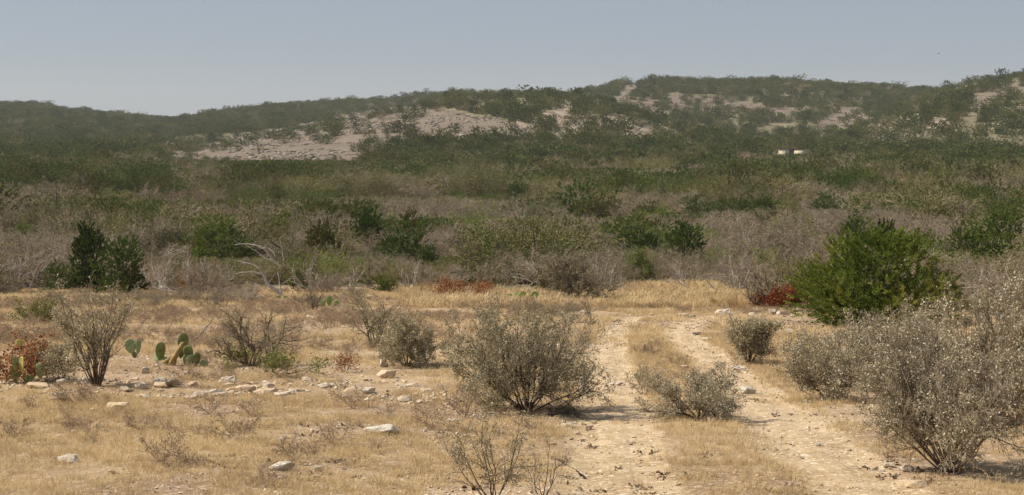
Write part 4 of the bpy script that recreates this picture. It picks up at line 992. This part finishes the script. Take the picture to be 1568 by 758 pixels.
HR = [(588,664,54,15,'rock_white',0.4,'long pale flat slab in the dry grass, left of the largest twiggy shrub'),
 (107,708,38,13,'rock_white',0.45,'white angular rock in the grass at the lower left'),(433,720,40,15,'rock_white',0.6,'grey-white broken rock near the bottom edge, left of centre'),
 (489,722,18,10,'rock_white',0.6,'small grey rock just right of the broken grey-white rock'),(180,624,34,9,'rock_tan',0.35,'smooth tan slab set in the grass below the tall sprig shrub'),
 (376,600,34,12,'rock_tan',0.4,'large tan slab in the rocky band, left one of two side by side'),(408,606,40,12,'rock_tan',0.4,'large tan slab in the rocky band, right one of two side by side'),
 (350,594,20,9,'rock_tan',0.5,'orange-tinted slab standing up behind the two large tan slabs'),(592,578,30,13,'rock_tan',0.5,'blocky cream rock beneath the speckled rounded shrub'),
 (586,562,14,14,'rock_white',0.8,'upright pale stone under the speckled rounded shrub'),(563,603,22,11,'rock_white',0.7,'grey rounded rock at the right end of the rocky band'),
 (538,603,24,10,'rock_tan',0.5,'cream rock beside the grey rounded one in the rocky band'),(620,615,24,10,'rock',0.6,'brownish rock in the grass right of the rocky band'),
 (498,594,26,7,'rock_white',0.3,'thin grey slab at the upper edge of the rocky band'),(222,572,14,11,'rock_white',0.8,'pale knob of stone below the prickly pear'),
 (60,594,40,9,'rock_tan',0.35,'pinkish flat slab at the left end of the rocky band'),(328,603,30,8,'rock_white',0.35,'wide white slab in the left half of the rocky band'),
 (399,458,26,6,'rock_tan',0.35,'rounded tan rock in the grass left of the dead tree foot'),(480,459,20,6,'rock_tan',0.4,'tan rock right of the dead tree foot at the clearing edge'),
 (1144,603,26,12,'rock_white',0.5,'grey block of stone right of the low spreading shrub'),(1047,567,15,9,'rock_tan',0.6,'tan stone at the left rim of the right wheel track'),
 (1131,566,26,6,'rock_white',0.3,'thin white slab just below the small upright shrub'),(1198,482,16,7,'rock_white',0.5,'bright white stone at the edge below the rust-orange shrub'),
 (901,658,15,8,'rock_tan',0.6,'round orange-tan stone on the left wheel track'),(868,653,22,6,'rock_white',0.35,'flat pale stone at the foot of the largest twiggy shrub'),
 (1404,745,40,11,'rock_tan',0.45,'tan rock at the bottom edge below the biggest pale shrub'),(1388,722,22,11,'rock_white',0.6,'pale stone left of the base of the biggest pale shrub'),
 (696,646,26,6,'rock_white',0.35,'white stone in the dirt below the thin sparse shrub'),(1362,716,18,8,'rock',0.5,'grey stone at the right rim of the right wheel track near the bottom'),
 (895,480,18,5,'rock_white',0.35,'white stone at the far end of the left wheel track'),(1110,482,22,5,'rock_white',0.3,'flat white ledge at the far end of the right wheel track'),
 (944,590,20,6,'rock',0.35,'flat grey stone in the left wheel track beside the faint shrub'),(1083,521,22,5,'rock_white',0.3,'pale flat stone at the right wheel track below the ledges'),
 (1068,513,16,5,'dead_dark',0.4,'dark flat stone in the right wheel track near its bend')]
for i, (u, v, a, b, m, fl, lab) in enumerate(HR):
    put_rock(u, v, a, b, lab, rock_mesh(50+i, fl, m, n=22), turn=rnd.uniform(-.4, .4))
def rock_field(n, ub, vb, wr, where, seed, ms=RK):
    r = random.Random(seed)
    for _ in range(n):
        u = r.uniform(*ub); v = r.uniform(*vb); wpx = r.uniform(*wr)*(0.6+0.8*r.random()**2)
        big = 'small' if wpx < (wr[0]+wr[1])*0.40 else 'middling' if wpx < (wr[0]+wr[1])*0.58 else 'large'; fl = r.uniform(0.28, 0.5); th = (u-ub[0])/(ub[1]-ub[0])
        j = r.randrange(len(ms))
        put_rock(u, v, wpx, wpx*fl, '%s %s %s stone %s, %s' % (big, 'flat' if fl < 0.37 else 'blocky', 'tan' if j % 3 == 0 else 'cream', where, 'towards the left' if th < 0.33 else 'midway' if th < 0.67 else 'towards the right'), ms[j], 'limestone lumps '+where, turn=r.uniform(-1.2, 1.2))
rock_field(34, (190, 470), (584, 614), (7, 26), 'in the rocky band below the prickly pear', 1)
rock_field(14, (12, 190), (584, 600), (8, 24), 'in the rocky band at the far left', 2)
rock_field(24, (470, 700), (582, 626), (7, 20), 'in the right rocky band', 3)
rock_field(16, (1170, 1300), (480, 530), (6, 18), 'before the large bushy juniper', 4)
rock_field(14, (890, 1240), (476, 486), (8, 22), 'where the wheel tracks bend away', 5)
rock_field(22, (380, 680), (456, 520), (5, 15), 'in the grass below the clearing edge', 6)
rock_field(14, (20, 380), (456, 560), (5, 12), 'left of the dark-branched shrub', 7)
rock_field(18, (620, 900), (630, 690), (6, 16), 'below the largest twiggy shrub', 8)
rock_field(22, (20, 700), (640, 748), (6, 16), 'in the straw of the foreground', 9)
rock_field(14, (1290, 1560), (690, 750), (8, 20), 'around the biggest pale shrub', 10)
rock_field(14, (200, 330), (560, 588), (6, 14), 'at the foot of the prickly pear', 11)
rock_field(16, (900, 1300), (600, 750), (5, 12), 'on the wheel tracks', 12)

# rubble on the bare hill slopes
def hill_rubble():
    n = 60000; y = np.sqrt(rngw.uniform(430**2, 1050**2, n)); x = rngw.uniform(-0.22, 0.32, n)*y; z = height(x, y)
    p = np.stack([x, y, z], 1); u, v = proj(p); ok = np.zeros(n, bool); cl = fbm(x/9, y/14, 91, 3)
    for i, q in enumerate(ROCKY): ok |= in_poly(u, v+(fbm(x/30, y/30, 77)-0.5)*10, q) & (cl > (0.46 if i == 0 else 0.52))
    bd = fbm(x/26, y/30, 95, 2); ok &= bd > 0.36
    p = p[ok]; s = rngw.uniform(0.4, 1.5, len(p))**1.3
    p[:, 2] -= 0.1
    scatter('hill_rubble', [rock_mesh(90+i, 0.75, 'rock_hill', n=14) for i in range(5)], p, rngw.uniform(0, 6.28, len(p)), np.stack([s*1.3, s*1.1, s*0.9], 1), seed=9)
hill_rubble()

# ------------------------------------------------------------------ grass, dry forbs, gravel, litter
def tuft(seed, n, hgt, spread, wdt, m, bend=0.5):
    rng = np.random.default_rng(seed); az = rng.uniform(0, 6.283, n); rad = rng.random(n)**0.7*spread
    b = np.stack([np.cos(az)*rad, np.sin(az)*rad, np.zeros(n)], 1)
    az2 = az+rng.normal(size=n)*0.9; le = rng.uniform(0.15, bend, n)*1.2; h = hgt*rng.uniform(0.45, 1.1, n)
    out = np.stack([np.cos(az2), np.sin(az2), np.zeros(n)], 1); up = np.array([0, 0, 1.0])
    p1 = b+up*(h*0.55)[:, None]+out*(h*le*0.35)[:, None]; p2 = b+up*(h*(1-0.25*le))[:, None]+out*(h*le*1.1)[:, None]
    s = np.stack([-np.sin(az2+rng.normal(size=n)), np.cos(az2), np.zeros(n)], 1)*wdt/2
    v = np.stack([b-s, b+s, p1+s*0.8, p1-s*0.8, p2], 1).reshape(-1, 3); k = (np.arange(n)*5)[:, None]
    return mesh_from('tuft', v, [(k+np.array([[0, 1, 2, 3]]), 0), (k+np.array([[3, 2, 4]]), 0)], [m])
GN_ = [tuft(i, 34, 0.085, 0.11, 0.0032, M['straw'], 1.3) for i in range(5)]+[tuft(10, 34, 0.13, 0.06, 0.0032, M['straw'], 1.0), tuft(11, 30, 0.05, 0.13, 0.0035, M['straw'], 1.8)]
GF_ = [tuft(20+i, 38, 0.12, 0.20, 0.007, M['straw'], 1.3) for i in range(4)]
def in_clear(x, y):
    z = height(x, y); p = np.stack([x, y, z], 1); u, v = proj(p)
    return p, u, v, v > edge_row(u)-3
ROCKBAND = [(-60,584),(200,582),(330,588),(560,580),(700,590),(700,622),(560,618),(330,614),(120,606),(-60,604)]
def grass():
    n = 110000; y = np.sqrt(rngw.uniform(9**2, 33**2, n)); x = rngw.uniform(-1, 1, n)*(0.36*y+3)
    p, u, v, ok = in_clear(x, y); r = rut(x, y)
    dn = sm((fbm(x/1.6, y/1.6, 101, 4)-0.37)/0.20)*(0.35+0.65*sm((fbm(x/0.45, y/0.45, 105, 2)-0.35)/0.2))*(1-0.90*sm((r-0.12+0.5*(fbm(x/0.8, y/1.4, 171, 3)-0.5))*1.5))
    dn0 = in_poly(u, v, ROCKBAND)
    # straw is thickest in the lower left meadow, thin and stony under the bushes
    meadow = sm((fbm(x/4.5, y/3.0, 103, 3)-0.30)/0.22); dn *= 0.35+0.65*meadow; dn = np.where((v < 590) & (u < 900), dn*0.45, dn)
    dn = np.where((v > 606) & (u < 650), np.maximum(dn, 0.9*sm((fbm(x/0.8, y/0.8, 108, 3)-0.31)/0.18)), dn)
    dn = np.where(dn0, dn*(0.12+0.6*sm((fbm(x/1.0, y/1.0, 301, 3)-0.42)/0.2)), dn)
    dn = np.where((u > 960) & (u < 1260) & (r < 0.35), np.maximum(dn, 0.65*(1-r*2)), dn)
    ok &= rngw.random(n) < dn; p = p[ok]; y = y[ok]
    s = rngw.uniform(0.55, 1.35, len(p))*np.interp(y, [9, 33], [0.62, 0.95])
    scatter('dry_grass', GN_, p, rngw.uniform(0, 6.28, len(p)), np.stack([s, s, s*rngw.uniform(.6, 1.25, len(p))], 1), seed=21, tilt=0.12)
    n = 44000; y = np.sqrt(rngw.uniform(32**2, 82**2, n)); x = rngw.uniform(-1, 1, n)*(0.36*y+3)
    p, u, v, ok = in_clear(x, y); r = rut(x, y)
    dn = sm((fbm(x/2.5, y/3.5, 101, 4)-0.30)/0.22)*(1-0.95*sm(r*1.6))
    dn = np.where((v < 470) & (u > 600) & (u < 1200), np.maximum(dn, 0.9*(r < 0.3)), dn); dn = np.where((v > 470) & (u < 900), dn*0.42, dn)
    ok &= rngw.random(n) < dn; p = p[ok]; u = u[ok]; v = v[ok]
    s = rngw.uniform(0.6, 1.3, len(p))*np.where((v < 472) & (u > 620) & (u < 1200), 2.4, 1.0)
    scatter('dry_meadow_grass', GF_, p, rngw.uniform(0, 6.28, len(p)), np.stack([s, s, s*rngw.uniform(.6, 1.2, len(p))], 1), seed=22, tilt=0.12)
grass()
FB = [bush_single('forb', 500+i, M['forb'], M['forb'], 0.06, 0.03, stems=7, spread=58, r0=0.014, wh=1.5, leafs=0.8, P=dict(rmin=0.006, n=[4, 3, 3], first=[0, 0, 0], kids=[2, 2, 0], pb=0.8)) for i in range(4)]
def forbs():
    n = 13000; y = np.sqrt(rngw.uniform(10**2, 80**2, n)); x = rngw.uniform(-1, 1, n)*(0.36*y+3)
    p, u, v, ok = in_clear(x, y); r = rut(x, y)
    dn = sm((fbm(x/3.2, y/4.5, 131, 3)-0.44)/0.16)*(1-sm(r*2))*np.interp(y, [10, 20, 30], [0.12, 0.30, 0.95])*np.where(u > 880, 0.5, 1)
    dn = np.where(in_poly(u, v, ROCKBAND), 0.02, dn)
    ok &= rngw.random(n) < dn; p = p[ok]; h = rngw.uniform(0.08, 0.26, len(p))
    scatter('dry_forbs', FB, p, rngw.uniform(0, 6.28, len(p)), np.stack([h*1.2, h*1.2, h], 1), seed=23)
forbs()
def gravel():
    ms = [rock_mesh(70+i, 0.6, 'gravel', n=9, rough=0.0) for i in range(6)]
    n = 200000; y = 10+rngw.random(n)**1.4*42; x = rngw.uniform(-1, 1, n)*(0.36*y+3)
    p, u, v, ok = in_clear(x, y); r = rut(x, y); c = fbm(x/1.1, y/1.1, 141, 3)
    dn = np.maximum(0.62*r*sm((c-0.34)/0.3), 0.45*sm((fbm(x/1.5, y/1.5, 143, 3)-0.48)/0.14)); dn = np.where(in_poly(u, v+8*(vn(x/0.8, y/0.8, 333)-0.5), ROCKBAND), 0.9*sm((fbm(x/1.3, y/1.6, 311, 3)-0.42)/0.16), dn)
    ok &= rngw.random(n) < dn; p = p[ok]; r = r[ok]; u = u[ok]; v = v[ok]; s = (0.012+0.06*rngw.random(len(p))**4)*np.interp(p[:, 1], [10, 18, 30], [0.75, 1.0, 1.3])
    s *= np.where(in_poly(u, v, ROCKBAND), 1.9, 1.0)
    scatter('gravel', ms, p, rngw.uniform(0, 6.28, len(p)), np.stack([s, s, s*0.8], 1), seed=24, tilt=0.3)
    LT = [tuft(60+i, 10, 0.03, 0.10, 0.02, M['litter'], 3.0) for i in range(2)]
    n = 3500; y = np.sqrt(rngw.uniform(10**2, 45**2, n)); x = rngw.uniform(-1, 1, n)*(0.36*y+3)
    p, u, v, ok = in_clear(x, y); ok &= (fbm(x/2.0, y/2.6, 151, 3) > 0.56); p = p[ok]; s = rngw.uniform(0.5, 1.4, len(p))
    scatter('leaf_litter', LT, p, rngw.uniform(0, 6.28, len(p)), np.stack([s, s, s], 1), seed=25)
gravel()
# tall straw clumps one can point to
for i, (u, v, hp, lab) in enumerate([(1128,474,34,'tall fanned straw clump below the leaning dark limb at the clearing edge'),(1098,470,24,'shorter straw clump left of the tall fanned one'),(652,452,26,'golden straw clump left of the dull red shrub')]):
    g = ground(u, v); k = g[1]/F_PX
    o = link('straw_clump', tuft(80+i, 170, hp*k, hp*k*0.35, 0.012, M['straw_tall'], 0.9)); o.location = g; tag(o, lab, 'grass clump')

# ------------------------------------------------------------------ the pale low house far off
def box_mesh(name, x0, x1, y0, y1, z0, z1, m):
    v = np.array([[x, y, z] for z in (z0, z1) for y in (y0, y1) for x in (x0, x1)], float)
    q = np.array([[0, 1, 5, 4], [1, 3, 7, 5], [3, 2, 6, 7], [2, 0, 4, 6], [4, 5, 7, 6], [0, 2, 3, 1]])
    return mesh_from(name, v, [(q, 0)], [m])
def house():
    M['plaster'] = mat('pale_yellow_plaster', [(0.50,0.43,0.30),(0.64,0.56,0.41)], 1.2); M['roof'] = mat('dark_roof', [(0.10,0.085,0.075),(0.16,0.135,0.12)], 2)
    M['recess'] = mat('brown_boards', [(0.15,0.115,0.08),(0.22,0.17,0.12)], 3); M['glass'] = mat('dark_pane', [(0.03,0.03,0.035),(0.05,0.05,0.055)], 3, rough=0.2)
    x, d, gz = HOUSE; top = PX(1212, 228.5, d)[2]; d0 = d
    r = bpy.data.objects.new('low_house', None); COL.objects.link(r); r.location = (x, d, gz); r.rotation_euler[2] = math.radians(-25)
    tag(r, 'pale yellow low house with a dark flat roof, far off among the trees', 'house')
    t = top-gz; s = 0.92*d/F_PX/math.cos(math.radians(25))
    for a, b in ((-20.5*s, -4*s), (4*s, 20.5*s)):
        wl = link('wall', box_mesh('wall', a, b, 0, 2.6, -0.6, t-0.02, M['plaster']), r)
    link('porch', box_mesh('porch', -4*s+0.01, 4*s-0.01, 0.25, 2.5, -0.6, t-0.03, M['recess']), r)
    rf = box_mesh('roof', -21*s, 21*s, -0.12, 2.72, t, t+0.14, M['roof']); link('roof', rf, r)
house()

# ------------------------------------------------------------------ a bird in the sky
def bird():
    M['feather'] = mat('dark_feather', [(0.08,0.07,0.065),(0.14,0.12,0.11)], 4)
    b = PX(1437, 82, 220); v = []; q = []
    v_, q_ = poly_tube([(-0.22,0,0),(-0.14,0,0.02),(0,0,0.03),(0.12,0,0.03),(0.2,0,0.02)], [0.015,0.05,0.07,0.045,0.02], 8)
    wing = []
    for s in (-1, 1):
        wing.append(poly_tube([(0.03, s*0.04, 0.04), (0.06, s*0.25, 0.12), (0.0, s*0.5, 0.16), (-0.08, s*0.68, 0.13)], [0.05, 0.045, 0.03, 0.008], 6))
    v_, q_ = join([(v_, q_)]+wing)
    o = link('bird', mesh_from('bird', v_, quads_clean(q_), [M['feather']], smooth=True)); o.location = b; o.scale = (0.7, 0.7, 0.55)
    tag(o, 'small dark bird flying high in the sky above the right hill', 'bird')
bird()

# ------------------------------------------------------------------ haze
def haze(dens=0.00012):
    z0, z1 = -12.0, 125.0; R = 3400
    o = link('haze', box_mesh('haze', -R, R, -R, R, z0, z1, None) if False else bpy.data.meshes.new('haze'))
    bm = bmesh.new(); bmesh.ops.create_cube(bm, size=1, matrix=Matrix.Translation((0, 0, (z0+z1)/2)) @ Matrix.Diagonal((2*R, 2*R, z1-z0, 1))); bm.to_mesh(o.data); bm.free()
    m = bpy.data.materials.new('haze_air'); m.use_nodes = True; t = m.node_tree; t.nodes.remove(t.nodes['Principled BSDF'])
    pv = t.nodes.new('ShaderNodeVolumePrincipled'); pv.inputs['Color'].default_value = (0.82, 0.84, 0.86, 1); pv.inputs['Density'].default_value = dens; pv.inputs['Anisotropy'].default_value = 0.2
    t.links.new(pv.outputs[0], t.nodes['Material Output'].inputs['Volume']); o.data.materials.append(m); tag(o, kind='stuff')
HAZE = True
if HAZE: haze()
